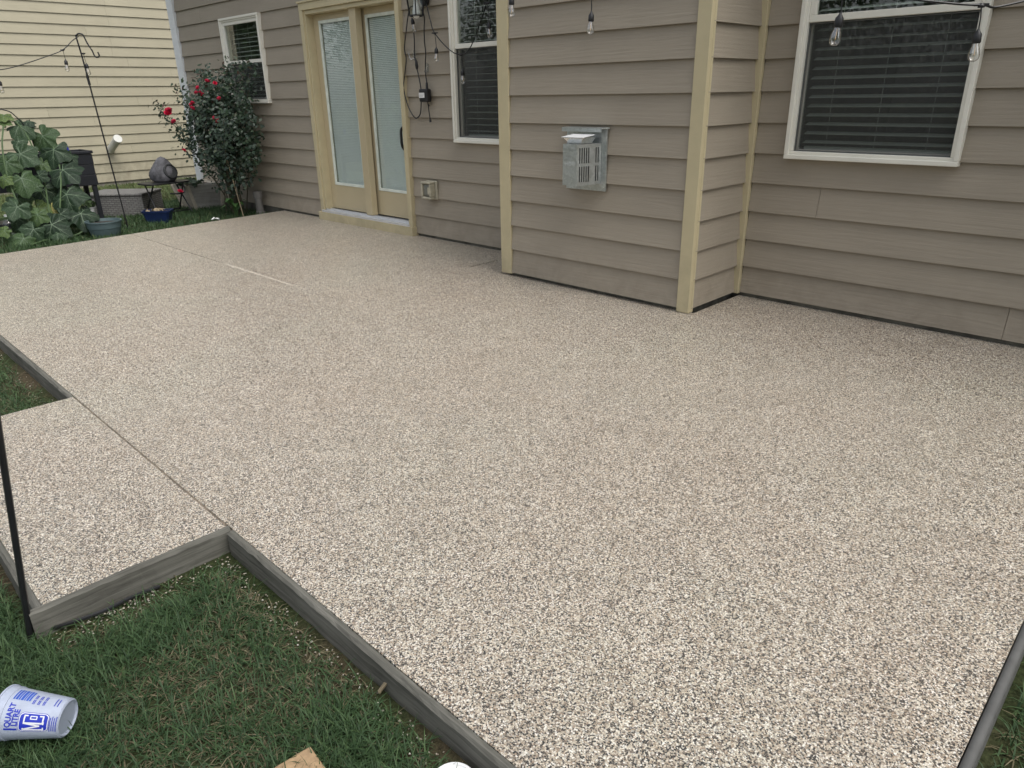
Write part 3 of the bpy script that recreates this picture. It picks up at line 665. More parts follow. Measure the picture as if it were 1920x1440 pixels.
path2 = [(-6.66, -1.085, 1.90), (-6.64, -1.16, 1.855), (-6.60, -1.28, 1.765), (-6.55, -1.45, 1.70), (-6.45, -1.75, 1.605), (-6.38, -1.95, 1.565), (-6.25, -2.4, 1.53), (-6.1, -2.9, 1.62), (-5.95, -3.4, 1.88)]
string_lights('string_lights', 'black cord of clear bulbs sagging leftwards from the far shepherd hook', path2, [((-6.665, -1.075, 1.74), .09), ((-6.60, -1.28, 1.765), .085), ((-6.38, -1.95, 1.565), .085), ((-6.1, -2.9, 1.62), .085)], 'strings of clear bulbs on black cord')

# cables hanging from the lantern
cb = thing('extension_cable', 'black cable looping down from the lantern beside the door, with plug connector and one bulb', 'cable', (-3.25, W, 1.1))
y = W-.034
mb = MB(); mb.tube(spline([(-3.10, y-.04, 1.985), (-3.26, y, 1.99), (-3.300, y, 1.93), (-3.345, y, 1.80), (-3.382, y, 1.676), (-3.367, y, 1.589), (-3.40, y, 1.47), (-3.432, y, 1.347), (-3.395, y, 1.21), (-3.34, y, 1.13), (-3.29, y, 1.092), (-3.245, y, 1.10), (-3.205, y, 1.15), (-3.183, y, 1.32), (-3.20, y, 1.42), (-3.222, y, 1.50)], 8), .0052, 7); mb.build('cord', M_BLACK, cb, smooth=True)
mb = MB(); mb.tube([(-3.221, y-.002, 1.495), (-3.219, y-.002, 1.505), (-3.222, y-.002, 1.53), (-3.225, y-.002, 1.56), (-3.24, y-.002, 1.585)], [.006, .012, .014, .011, .006], 8); mb.build('plug_connector', M_BLACK, cb, smooth=True)
mb = MB(); mb.tube(spline([(-3.24, y, 1.58), (-3.245, y, 1.63), (-3.237, y, 1.70), (-3.236, y, 1.79), (-3.24, y-.01, 1.87)], 6), .0052, 7); mb.build('cord', M_BLACK, cb, smooth=True)
socket(cb, Vector((-3.225, y-.02, 1.905)), 0, (R(6), R(-7)))
ad = thing('power_adapter', 'black boxy power adapter with white label hanging from a cord between door and window', 'adapter', (-3.1, W, 1.07))
mb = MB(); mb.tube(spline([(-3.05, y-.05, 1.95), (-3.08, y, 1.90), (-3.093, y, 1.80), (-3.096, y, 1.704), (-3.088, y, 1.62), (-3.101, y, 1.544), (-3.105, y, 1.45), (-3.096, y, 1.385)], 8), .0052, 7)
mb.tube([(-3.097, y, 1.39), (-3.097, y, 1.38), (-3.098, y, 1.345), (-3.098, y, 1.325)], [.005, .010, .011, .015], 8); mb.build('cord', M_BLACK, ad, smooth=True)
mb = MB(); mb.box(-3.166, -3.052, y-.045, y+.012, 1.225, 1.335); mb.build('housing', M_BLACK, ad, bevel=.014, seg=3)
mb = MB(); mb.box(-3.160, -3.085, y-.0462, y-.0448, 1.262, 1.303); lb = mb.build('label_sticker', M_PAPER, ad)
mb = MB()
for k in range(3): mb.box(-3.155, -3.098+.006*k, y-.0468, y-.0463, 1.270+.011*k, 1.273+.011*k)
mb.build('fine_print', plain('grey_print', (.25, .25, .25), .6), lb)
mb = MB(); mb.tube(spline([(-3.10, y, 1.228), (-3.093, y, 1.19), (-3.087, y, 1.14), (-3.077, y, 1.085)], 5), .0045, 7); mb.tube([(-3.079, y, 1.09), (-3.074, y, 1.058)], [.007, .011], 8); mb.tube([(-3.098, y, 1.205), (-3.078, y, 1.195)], .005, 6); mb.build('plug_lead', M_BLACK, ad, smooth=True)
def clip(name, label, c, fl):
    mb = MB(); x, yy, z = c
    mb.lathe([(.028, 0), (.026, .008)], 12, Matrix.Translation((x, W-.016, z)) @ Matrix.Rotation(R(90), 4, 'X'), sy=1.6); mb.tube(spline([(x, W-.022, z-.02), (x+fl*.012, W-.05, z-.032), (x+fl*.03, W-.052, z-.01), (x+fl*.04, W-.05, z+.02)], 5), .011, 8)
    return tag(mb.build(name, M_CLEAR, smooth=True), label, 'hook', 'clear plastic adhesive hooks')
clip('cable_hook', 'clear plastic hook on the siding holding the looped cable beside the door', (-3.265, 0, 1.612), -1)
clip('cable_hook', 'clear plastic hook on the siding just above the black adapter', (-3.100, 0, 1.505), 1)

# ------------------------------------------------------------------ shepherd hooks
SG = 'black steel shepherd hooks'
def shepherd(base, top, side, label, r=.0075, wob=0):
    base, top, side = Vector(base), Vector(top), Vector(side).normalized()
    t = thing('shepherd_hook', label, 'garden pole', base, SG)
    mb = MB(); P = [base+Vector((0, 0, -.1)), base, base.lerp(top, .5), base.lerp(top, .72), base.lerp(top, .9)]
    up = (top-base).normalized(); c = top+side*.035
    for a in (170, 140, 100, 60, 30): P.append(c+side*.042*math.cos(R(a))+up*.04*math.sin(R(a)))
    P += [top+side*.09-up*.05, top+side*.12-up*.12, top+side*.13-up*.165, top+side*.155-up*.185, top+side*.18-up*.17, top+side*.175-up*.135]
    mb.tube(spline(P, 5), r, 8); mb.build('pole', M_BLKMET, t, smooth=True)
    mb = MB(); q = base.lerp(top, .80); mb.tube([q-up*.05, q+up*.05], r*1.7, 8); mb.build('collar', M_BLKMET, t, smooth=True)
    if r < .008: mb = MB(); mb.bar(base-side*.07+up*.02, base+side*.07+up*.02, .008, .008); mb.bar(base+side*.07+up*.02, base+side*.07-up*.1, .008, .008); mb.build('step_prong', M_BLKMET, t)
    return t
CR = (.71, .70, 0)
shepherd((-6.66, -1.01, zg(-6.66)), (-6.67, -1.10, 1.885), CR, 'tall black shepherd hook standing in grass beyond the patio, before the cream wall')
shepherd((.165, -3.591-.04, -.085), (.37, -3.43, 1.85), (.7, -.7, 0), 'black pole planted at the step pad corner in the near lawn', .0082)
shepherd((-5.93, -3.42, -.085), (-5.95, -3.40, 1.9), CR, 'black shepherd hook at the front left patio corner')

# ------------------------------------------------------------------ left garden corner
# elevated planter
pl = thing('elevated_planter', 'dark plastic raised planter on tall legs behind the squash leaves', 'planter', (-7.55, -1.6, zg(-7.5)))
X0, X1, Y0, Y1 = -7.76, -7.35, -2.25, -1.01
mb = MB()
for k in range(3):
    z0_ = .365+.118*k; mb.box(X0+.004*(k % 2), X1-.004*(k % 2), Y0, Y1-.003*(k % 2), z0_, z0_+.1165)
mb.build('box', M_NAVY, pl, bevel=.004)
mb = MB()
for bx in ((X0-.02, X1+.014, Y1-.012, Y1+.012, .7195, .75), (X0-.02, X1+.014, Y0-.012, Y0+.03, .7195, .75), (X1-.02, X1+.014, Y0, Y1-.012, .7195, .749), (X0-.02, X0+.02, Y0, Y1-.012, .7195, .749)): mb.box(*bx)
mb.build('rim', M_NAVY, pl, bevel=.004)
mb = MB(); mb.box(X0+.03, X1-.03, Y0+.03, Y1-.03, .715, .726); mb.build('soil', M_POTSOIL, pl)
for x, yy in ((X1-.035, Y1-.04), (X0+.035, Y1-.04), (X1-.035, Y0+.04), (X0+.035, Y0+.04)):
    mb = MB(); mb.bar((x, yy, .364), (x, yy-.0, zg(x)-.02), .05, .05, (0, 1, 0)); mb.build('leg', M_NAVY, pl, bevel=.005)
mb = MB(); mb.box(X0+.0, X1-.06, Y0+.1, Y1-.06, -.02, .03); mb.build('shelf', M_NAVY, pl, bevel=.006)
tl = thing('hand_tool', 'small hand tool with blue handle standing in the dark planter', 'hand tool', (-7.5, -1.2, .72))
mb = MB(); mb.tube([(-7.5, -1.2, .70), (-7.505, -1.205, .755)], .006, 6); mb.build('shaft', M_SHINY, tl)
mb = MB(); mb.tube([(-7.505, -1.205, .753), (-7.508, -1.208, .77), (-7.513, -1.213, .80), (-7.516, -1.216, .825)], [.013, .018, .017, .021], 8); mb.build('handle', plain('blue_handle', (.02, .03, .30), .4), tl, smooth=True)
sp = thing('white_pot', 'small white pot with a green plant on the planter shelf', 'flower pot', (-7.52, -1.10, .03))
mb = MB(); mb.lathe([(.045, 0), (.065, .075), (.069, .075), (.066, .065), (.055, .065)], 16, Matrix.Translation((-7.50, -1.12, .03))); mb.build('pot', M_WHITE, sp, smooth=True)

def leaf_cards(n, fn, size, jitter=1.0, aspect=2.0, fold=.25):
    """folded diamond leaves: fn(n) -> centres (n,3) and preferred normals (n,3)"""
    C, Nn = fn(n); d = rng.normal(size=(n, 3)); Nn = Nn+d*jitter*.6; Nn /= np.linalg.norm(Nn, axis=1)[:, None]
    t = np.cross(Nn, rng.normal(size=(n, 3))); t /= np.linalg.norm(t, axis=1)[:, None]; b_ = np.cross(Nn, t)
    s_ = size*rng.uniform(.6, 1.25, (n, 1)); L_ = t*s_*.5; Wd = b_*s_*.5/aspect; up = Nn*s_*fold*.25
    V = np.stack([C-L_, C-L_*.35+Wd+up, C+L_*.45+Wd*.75+up, C+L_, C+L_*.45-Wd*.75+up, C-L_*.35-Wd+up], 1).reshape(-1, 3)
    b0 = (np.arange(n)*6)[:, None]; F = np.concatenate([b0+np.array([[0, 3, 2, 1]]), b0+np.array([[0, 5, 4, 3]])], 0)
    return V, F
def ell(c, r, shell=.55):
    c, r = np.array(c), np.array(r)
    def f(n):
        u = rng.normal(size=(n, 3)); u /= np.linalg.norm(u, axis=1)[:, None]
        rad = shell+(1-shell)*rng.random((n, 1))**.7; return c+u*rad*r, u+np.array([0, 0, .6])
    return f
V, F = leaf_cards(60, ell((-7.5, -1.12, .15), (.07, .07, .06), .1), .06)
npmesh('foliage', V, F, M_VINE, sp)['kind'] = 'stuff'

# squash plant
sq = thing('squash_plant', 'big leafed squash vine with mottled leaves sprawling round the dark planter', 'squash plant', (-6.7, -1.75, -.085))
def squash_mesh(seed):
    r_ = random.Random(seed); mb = MB(); n = 44; rings = (.33, .68, 1.0); V = [(0, 0, .0)]; F = []
    ph = [r_.uniform(0, 6) for _ in range(4)]; CV = r_.uniform(.08, .22)
    def rad(a):      # a = 0 is the tip, pi the stalk notch
        lob = .88+.115*math.cos(5*a)+.03*math.cos(17*a+ph[0])+.028*math.cos(11*a+ph[1])
        notch = 1-.75*math.exp(-((math.pi-abs(a))/.20)**2)
        return .53*lob*notch*(1+.16*math.cos(a))
    for q in rings:
        for k in range(n):
            a = -math.pi+2*math.pi*k/n; rr_ = rad(a)*q
            z = -CV*q*q+.035*q*math.cos(5*a+math.pi)+.035*q*math.sin(9*a+ph[2])+.06*q*math.sin(3*a+ph[3])
            V.append((rr_*math.cos(a), rr_*math.sin(a), z))
    for k in range(n):
        k2 = (k+1) % n; F.append((0, 1+k, 1+k2))
        for i in range(2): F.append((1+i*n+k, 1+(i+1)*n+k, 1+(i+1)*n+k2, 1+i*n+k2))
    mb.mesh(V, F, 0)
    def surf(a, q):
        rr_ = rad(a)*q; return Vector((rr_*math.cos(a), rr_*math.sin(a), -CV*q*q+.035*q*math.cos(5*a+math.pi)+.035*q*math.sin(9*a+ph[2])+.06*q*math.sin(3*a+ph[3])+.006))
    for j in range(5):
        a = 2*math.pi*j/5; a = a if a < math.pi else a-2*math.pi
        if abs(a) > 2.8: continue
        for br, q0, q1, w in ((0, .0, .93, .010), (.30, .35, .8, .006), (-.30, .35, .8, .006)):
            pts = [surf(a+br*(t/5)*1.2, q0+(q1-q0)*t/5) for t in range(6)]
            for t in range(5):
                d_ = (pts[t+1]-pts[t]); sd_ = Vector((-d_.y, d_.x, 0)).normalized()*w*(1-t/6.)
                mb.face([pts[t]-sd_, pts[t+1]-sd_*.8, pts[t+1]+sd_*.8, pts[t]+sd_], 1)
    return mb.data('leaf', [M_SQLEAF, M_VEIN])
SQ = [squash_mesh(s_) for s_ in range(9)]
for me in SQ: me.polygons.foreach_set('use_smooth', [True]*len(me.polygons))
LV = [(-7.15, -1.82, 1.16, .17), (-7.13, -1.83, 1.1, .13), (-7.1, -1.72, 1.05, .29), (-7.12, -1.62, 1.09, .15), (-7.04, -1.54, .94, .30), (-7.01, -1.78, .9, .17), (-6.93, -1.81, .78, .33), (-6.95, -1.49, .8, .33), (-6.91, -1.36, .72, .19), (-6.88, -1.96, .71, .26), (-6.83, -1.48, .6, .36), (-6.78, -1.89, .55, .33), (-6.8, -1.72, .56, .16), (-6.73, -1.78, .46, .11), (-6.68, -1.54, .36, .38), (-6.61, -2.03, .29, .27), (-6.56, -1.88, .2, .21), (-6.56, -1.48, .16, .33), (-6.5, -1.79, .09, .35), (-6.47, -1.97, .07, .24), (-6.41, -2.09, .0, .25), (-6.44, -1.77, .0, .18), (-6.46, -2.22, .09, .14), (-6.78, -2.04, .56, .16), (-6.56, -1.67, .18, .17), (-6.7, -2.25, .65, .3), (-6.5, -2.4, .25, .28), (-6.9, -2.2, .9, .28), (-6.95, -1.68, .40, .30), (-6.9, -1.95, .34, .28), (-7.0, -1.55, .44, .24), (-6.85, -1.80, .22, .30), (-6.8, -1.58, .12, .26), (-6.75, -2.02, .16, .24), (-7.05, -1.85, .58, .22), (-6.98, -1.62, .66, .20)]
STEMS = [spline([(-6.62, -1.78, -.09), (-6.75, -1.72, .25), (-6.9, -1.66, .6), (-7.05, -1.68, .95), (-7.12, -1.74, 1.1)], 6), spline([(-6.58, -1.82, -.09), (-6.6, -1.7, .1), (-6.68, -1.6, .35), (-6.85, -1.5, .6), (-6.98, -1.48, .85)], 6),
         spline([(-6.6, -1.86, -.09), (-6.66, -1.98, .2), (-6.82, -2.0, .55), (-6.95, -1.95, .85), (-7.06, -1.87, 1.05)], 6), spline([(-6.6, -1.8, -.08), (-6.45, -1.9, -.05), (-6.35, -2.05, -.06)], 6), spline([(-6.55, -1.75, -.08), (-6.5, -1.55, -.03), (-6.52, -1.45, .05)], 6)]
for S in STEMS:
    mb = MB(); mb.tube(S, .008, 6); mb.build('vine', M_VINE, sq, smooth=True)
allp = [p for S in STEMS for p in S]
pet = MB()
for i, (x, yy, z, d) in enumerate(LV):
    o = link('leaf', SQ[i % 9], sq)
    P = Vector((x, yy, z)); out = Vector((.80+rr.uniform(-.2, .2), -.42+rr.uniform(-.35, .35), .55+rr.uniform(-.25, .25))).normalized()
    if i in (0, 1, 3): out = Vector((.5, -.2, .9)).normalized()
    tip = Vector((.35+rr.uniform(-.5, .5), rr.uniform(-.9, .9), -.55+rr.uniform(-.3, .2))); tip = (tip-out*tip.dot(out)).normalized()
    sd_ = out.cross(tip); s_ = d*.97
    o.matrix_parent_inverse = Matrix.Translation(-sq.location)
    o.matrix_basis = Matrix(((tip.x*s_, sd_.x*s_, out.x*s_, P.x), (tip.y*s_, sd_.y*s_, out.y*s_, P.y), (tip.z*s_, sd_.z*s_, out.z*s_, P.z), (0, 0, 0, 1)))
    q = min(allp, key=lambda p: (p-(P-Vector((.05, 0, .12)))).length)
    pet.tube(spline([q, q.lerp(P, .6)-out*.05, P-out*.004], 4), .0045, 5)
kind(pet.build('petiole', M_VINE, sq, smooth=True), 'stuff')
mb = MB(); mb.lathe([(.006, .09), (.018, .085), (.024, .06), (.027, .03), (.036, -.01), (.041, -.035), (.034, -.062), (.01, -.075)], 14, Matrix.Translation((-6.84, -1.65, .18))); fr = mb.build('fruit', M_FRUIT, sq, smooth=True); fr['label'] = 'pale yellow bottle-shaped squash hanging among the leaves'
hp = MB(); hp.tube(spline([(-7.15, -2.3, .9), (-7.12, -2.1, 1.16), (-7.1, -1.93, 1.225), (-7.1, -1.788, 1.2), (-7.1, -1.732, 1.151), (-7.1, -1.672, 1.054), (-7.1, -1.633, .907), (-7.1, -1.61, .5), (-7.1, -1.6, -.1)], 8), .006, 7)
tag(hp.build('support_hoop', M_BLKMET, smooth=True), 'thin dark wire hoop arching through the squash leaves', 'plant support')
jr = thing('plastic_jug', 'clear plastic jug standing in the grass under the squash leaves', 'jug', (-7.0, -2.07, zg(-7.0)))
mb = MB(); mb.lathe([(.055, 0), (.06, .01), (.06, .16), (.05, .19), (.02, .22), (.02, .25)], 16, Matrix.Translation((-7.0, -2.07, zg(-7.0)))); mb.build('body', M_CLEAR, jr, smooth=True)
mb = MB(); mb.lathe([(.023, .245), (.023, .265)], 12, Matrix.Translation((-7.0, -2.07, zg(-7.0)))); mb.build('cap', M_WHITE, jr)

# pots
tp = thing('round_pot', 'round faded teal plastic pot of soil at the patio edge', 'flower pot', (-6.38, -1.33, -.085))
Mt = Matrix.Translation((-6.38, -1.33, -.09)); mb = MB(); mb.lathe([(.125, 0), (.140, .03), (.158, .10), (.163, .105), (.172, .165), (.180, .167), (.180, .180), (.168, .180), (.160, .14)], 32, Mt, cap1=False); mb.build('pot', M_TEAL, tp, smooth=True, angle=30)
mb = MB(); mb.lathe([(.162, .150), (.1, .158), (.001, .162)], 24, Mt); mb.build('soil', M_POTSOIL, tp)
bp = thing('blue_planter', 'dark blue tapered plastic planter on the grass before the folding table', 'planter', (-6.88, -.58, zg(-6.9)))
u, v_ = Vector((.62, .78, 0)), Vector((.78, -.62, 0)); c = Vector((-6.90, -.57, zg(-6.9)-.01)); mb = MB()
def rr_ring(hu, hv, z): return [c+u*a*hu+v_*b_*hv+Vector((0, 0, z)) for a, b_ in ((-1, -.7), (-.85, -1), (.85, -1), (1, -.7), (1, .7), (.85, 1), (-.85, 1), (-1, .7))]
rg = [rr_ring(.120, .075, 0), rr_ring(.155, .098, .135), rr_ring(.165, .107, .137), rr_ring(.167, .109, .158), rr_ring(.152, .094, .158), rr_ring(.148, .09, .12)]
Vv = [p for r_ in rg for p in r_]; Ff = [(i*8+k, i*8+(k+1) % 8, (i+1)*8+(k+1) % 8, (i+1)*8+k) for i in range(5) for k in range(8)]+[tuple(range(8))[::-1]]
mb.mesh(Vv, Ff); mb.build('pot', M_BLUEPOT, bp)
mb = MB(); mb.face(rr_ring(.15, .092, .140)); mb.build('soil', M_POTSOIL, bp)
V, F = leaf_cards(50, ell((c.x, c.y, c.z+.16), (.12, .12, .02), .1), .05); npmesh('wilted_leaves', V, F, M_STICK, bp)['kind'] = 'stuff'

# wicker storage box
wb = thing('wicker_box', 'low grey wicker storage box with a lid on the lawn', 'storage box', (-7.85, -.45, zg(-7.8)))
Fp = Vector((-7.62, -.47, zg(-7.8))); a = Vector((-.70, -.714, 0)); bb = Vector((-.714, .70, 0)); La, Lb, Hh = .74, .56, .27
def wface(mb, p, d1, l1, h): mb.face([p, p+d1*l1, p+d1*l1+Vector((0, 0, h)), p+Vector((0, 0, h))], 0, [(0, 0), (l1, 0), (l1, h), (0, h)])
mb = MB(); wface(mb, Fp, a, La, Hh); wface(mb, Fp, bb, Lb, Hh); wface(mb, Fp+a*La, bb, Lb, Hh); wface(mb, Fp+bb*Lb, a, La, Hh); mb.build('body', M_WICK, wb)
mb = MB(); lidc = Fp+a*La/2+bb*Lb/2+Vector((0, 0, Hh+.0125)); mb.obox(lidc, a*(La/2+.012), bb*(Lb/2+.012), (0, 0, .012)); 
o = mb.build('lid', M_WICK, wb, bevel=.006)
lu = []
for p in o.data.polygons:
    for vi in p.vertices:
        w_ = Vector(o.data.vertices[vi].co)-Fp; lu.append((w_.dot(a)+w_.z, w_.dot(bb)+w_.z*.5))
o.data.uv_layers[0].data.foreach_set('uv', np.array(lu, np.float32).ravel())
# folding table with rock speaker
tc = Vector((-7.5, -.21, .318)); tu, tv = Vector((-.16, .987, 0)), Vector((.987, .16, 0))
tb = thing('folding_table', 'small black folding table on splayed metal legs beside the rose bush', 'table', (tc.x, tc.y, zg(tc.x)))
pts = [tc+tu*.29*math.copysign(abs(math.cos(t))**.45, math.cos(t))+tv*.19*math.copysign(abs(math.sin(t))**.45, math.sin(t)) for t in [2*math.pi*k/28 for k in range(28)]]
mb = MB(); n = 28; mb.mesh([p-Vector((0, 0, .018)) for p in pts]+[p for p in pts], [tuple(range(n))[::-1], tuple(range(n, 2*n))]+[(k, (k+1) % n, n+(k+1) % n, n+k) for k in range(n)]); mb.build('top', M_BLACK, tb, bevel=.004)
zf = zg(-7.5)-.01
for su in (-1, 1):
    e0 = tc+tu*.20*su-Vector((0, 0, .018))
    for sv in (-1, 1):
        mb = MB(); p0 = e0-tv*.10*sv; p1 = Vector((e0.x, e0.y, zf))+tv*.17*sv+tu*.03*su; mb.tube([p0, p1], .0095, 8); mb.build('leg', M_BLKMET, tb, smooth=True)
for sv in (-1, 1):
    mb = MB(); q = tv*.12*sv; mb.tube([tc+tu*.22+q+Vector((0, 0, zf+.06-tc.z)), tc-tu*.22+q+Vector((0, 0, zf+.06-tc.z))], .008, 8); mb.build('stretcher', M_BLKMET, tb)
mb = MB(); mb.tube(spline([tc+tu*.18+tv*.12-Vector((0, 0, .02)), tc+tu*.18+tv*.14-Vector((0, 0, .12)), tc+tu*.12+tv*.14-Vector((0, 0, .15)), tc-tu*.02+tv*.13-Vector((0, 0, .14))], 6), .009, 8); mb.build('brace', M_BLKMET, tb, smooth=True)
rk = thing('rock_speaker', 'grey rock shaped garden speaker with dark round grille on the folding table', 'speaker', (tc.x, tc.y+.02, tc.z))
V, F = [], []; nu, nv = 20, 12; rs = random.Random(5)
lump = [(Vector((rs.uniform(-1, 1), rs.uniform(-1, 1), rs.uniform(-1, 1))).normalized(), rs.uniform(.05, .14)) for _ in range(14)]
cc = Vector((tc.x, tc.y+.02, tc.z+.085))
for j in range(nv+1):
    for i in range(nu):
        th, ph = math.pi*j/nv, 2*math.pi*i/nu; d = Vector((math.sin(th)*math.cos(ph), math.sin(th)*math.sin(ph), math.cos(th))); s_ = 1.
        for l, am in lump: s_ += am*(max(0, d.dot(l))**6)-am*.3*max(0, -d.dot(l))**8
        pk = .10*max(0, d.z)**5; p = Vector((d.x*.135*s_, d.y*.155*s_, d.z*.115*s_+pk)); p.z = max(p.z, -.083); V.append(cc+p)
for j in range(nv):
    for i in range(nu): F.append((j*nu+i, j*nu+(i+1) % nu, (j+1)*nu+(i+1) % nu, (j+1)*nu+i))
mb = MB(); mb.mesh(V, F); mb.build('body', M_ROCK, rk, smooth=True, angle=25)
gd = Vector((.75, .15, .28)).normalized(); gc = cc+gd*.115+Vector((0, .02, .0))
mb = MB(); Mg = Matrix.Translation(gc) @ gd.to_track_quat('Z', 'Y').to_matrix().to_4x4(); mb.lathe([(.092, -.03), (.092, .022), (.080, .028), (.074, .012), (.001, .010)], 24, Mg, sx=.95); mb.build('grille', plain('dark_grille', (.03, .032, .033), .7, var=.5, scale=90), rk, smooth=True, angle=30)

# trough planter by the corner
tr = thing('wooden_planter', 'tapered whitewashed wooden planter box at the house corner under the roses', 'planter', (-7.82, .36, -.09))
zb_, zt_ = zg(-7.8)-.01, .235
bx = [(-8.02, .20), (-7.64, .20), (-7.64, .555), (-8.02, .555)]; tx = [(-8.08, .10), (-7.585, .10), (-7.585, .57), (-8.08, .57)]
for k in range(4):
    (a0, a1), (t0, t1) = (bx[k], bx[(k+1) % 4]), (tx[k], tx[(k+1) % 4])
    for j in range(3):
        f0, f1 = j/3+.006, (j+1)/3-.006
        lp = lambda A, B, f: Vector((A[0]+(B[0]-A[0])*f, A[1]+(B[1]-A[1])*f, zb_+(zt_-zb_)*f))
        q0, q1, q2, q3 = lp(a0, t0, f0), lp(a1, t1, f0), lp(a1, t1, f1), lp(a0, t0, f1); nn = (q1-q0).cross(q3-q0).normalized()*.014
        mb = MB(); mb.hexa([q0-nn, q1-nn, q1, q0, q3-nn, q2-nn, q2, q3]); mb.build('plank', M_TROUGH if k in (0, 2) else M_TROUGHG, tr)  # side faces take a darker, greyer wood colour than front and back
for k in range(4):
    mb = MB(); mb.bar((bx[k][0], bx[k][1], zb_), (tx[k][0], tx[k][1], zt_+.004), .045, .045, (1, 0, 0)); mb.build('corner_post', M_TROUGH, tr, bevel=.003)
mb = MB(); mb.face([(x, y_, zt_-.03) for x, y_ in tx]); mb.build('soil', M_POTSOIL, tr)
V, F = leaf_cards(160, ell((-7.72, .2, .25), (.25, .17, .05), .1), .07)
npmesh('foliage', V, F, M_ROSELEAF, tr, rng.uniform(.4, .95, 160).repeat(6))['kind'] = 'stuff'
# standpipe
st = thing('standpipe', 'short grey capped drain pipe standing at the wall foot', 'drain pipe', (-6.42, .50, -.085))
mb = MB(); Ms = Matrix.Translation((-6.42, .49, -.10)) @ Matrix.Rotation(R(-2), 4, 'Y'); mb.lathe([(.058, 0), (.058, .06), (.046, .07), (.044, .24)], 20, Ms); mb.build('pipe', M_GREYP, st, smooth=True, angle=30)
mb = MB(); mb.lathe([(.056, .235), (.056, .30), (.05, .31)], 20, Ms); mb.build('cap', M_GREYP, st, smooth=True, angle=30)

# rose bush
rb = thing('rose_bush', 'dark leafed rose bush with red blooms against the siding under the small window', 'rose bush', (-6.78, .36, -.085))
base = Vector((-6.75, .36, -.1))
tips = []
for k in range(26):
    tx_ = rr.uniform(-7.25, -5.8); tz = 1.25+rr.uniform(-.3, .35)-.35*max(0, -(tx_+6.75))*.9; ty = rr.uniform(-.12, .48)
    if k < 5: tx_, tz, ty = [(-7.42, 1.2, -.1), (-6.32, 1.62, .3), (-6.15, 1.62, .42), (-6.6, 1.55, .1), (-7.0, 1.38, .0)][k]
    b0 = base+Vector((rr.uniform(-.14, .14), rr.uniform(-.1, .1), 0)); tip = Vector((tx_, ty, tz)); mid_ = b0.lerp(tip, .55)+Vector((rr.uniform(-.12, .12), rr.uniform(-.06, .04), .12))
    S = spline([b0, b0.lerp(mid_, .5)+Vector((0, 0, .08)), mid_, tip], 5); tips.append(S)
    mb = MB(); mb.tube(S, [.008-.0055*i/(len(S)-1) for i in range(len(S))], 6); mb.build('cane', M_CANE, rb, smooth=True)
def bushpts(n):
    C, Nn = [], []
    while len(C) < n:
        if rng.random() < .45:       # sprays along the canes
            S = tips[rng.integers(len(tips))]; t = len(S)-1-int(abs(rng.normal())*5); t = max(4, t); p = np.array(S[t])+rng.normal(size=3)*.055
        else:
            u_ = rng.normal(size=3); u_ /= np.linalg.norm(u_); q = (.35+.65*rng.random()**.6)
            p = np.array([-6.52, .20, .88])+u_*q*np.array([.70, .34, .72])
            cl = math.sin(p[0]*11+2)*math.sin(p[2]*10+p[0]*3)*math.sin(p[1]*12+1)
            if cl < -.05 and rng.random() < .8: continue
            if rng.random() < .5*(1-min(1, max(0, p[2]-.05)/.75)): continue
        if p[0] < -7.0+.35*rng.random() and p[2] < .52: continue
        if p[1] > W-.03 or p[2] < .02: continue
        C.append(p); Nn.append((p[0]+6.72+.5, p[1]-.9, .9+p[2]*.2))
    return np.array(C), np.array(Nn)
nl = 5600; V, F = leaf_cards(nl, bushpts, .052, 1.5, 1.7)
npmesh('foliage', V, F, M_ROSELEAF, rb, np.clip(rng.normal(.45, .2, nl), 0, .9).repeat(6))['kind'] = 'stuff'
V, F = leaf_cards(420, lambda n: (np.array([np.array(tips[i % 5][-1-int(abs(rng.normal())*3) % 9])+rng.normal(size=3)*np.array([.05, .04, .06]) for i in range(n)]), np.tile([.5, -.6, .6], (n, 1))), .042, 1.3, 2.2)
npmesh('young_shoots', V, F, M_ROSELEAF, rb, np.clip(rng.normal(.85, .15, 420), 0, 1).repeat(6))['kind'] = 'stuff'
def rose_mesh():
    mb = MB(); r_ = random.Random(2)
    for ringi, (n_, rad, tilt, sz) in enumerate(((4, .010, 10, .026), (5, .017, 32, .034), (6, .024, 62, .038))):
        for k in range(n_):
            a = 2*math.pi*k/n_+ringi*.5+r_.uniform(-.2, .2); Mr = Matrix.Rotation(a, 4, 'Z') @ Matrix.Rotation(R(tilt), 4, 'Y')
            P = [(-.3, 0), (.3, 0), (.55, .5), (.35, 1), (0, 1.08), (-.35, 1), (-.55, .5)]
            pts = [Mr @ Vector((rad*.3+.25*sz*math.sin(y_*2.6)*.6, x*sz, y_*sz)) for x, y_ in P]
            mb.face([pts[0], pts[1], pts[2], pts[6]]); mb.face([pts[6], pts[2], pts[3], pts[4]]); mb.face([pts[6], pts[4], pts[5]])
    return mb.data('rose_bloom', M_ROSE)
RM = rose_mesh()
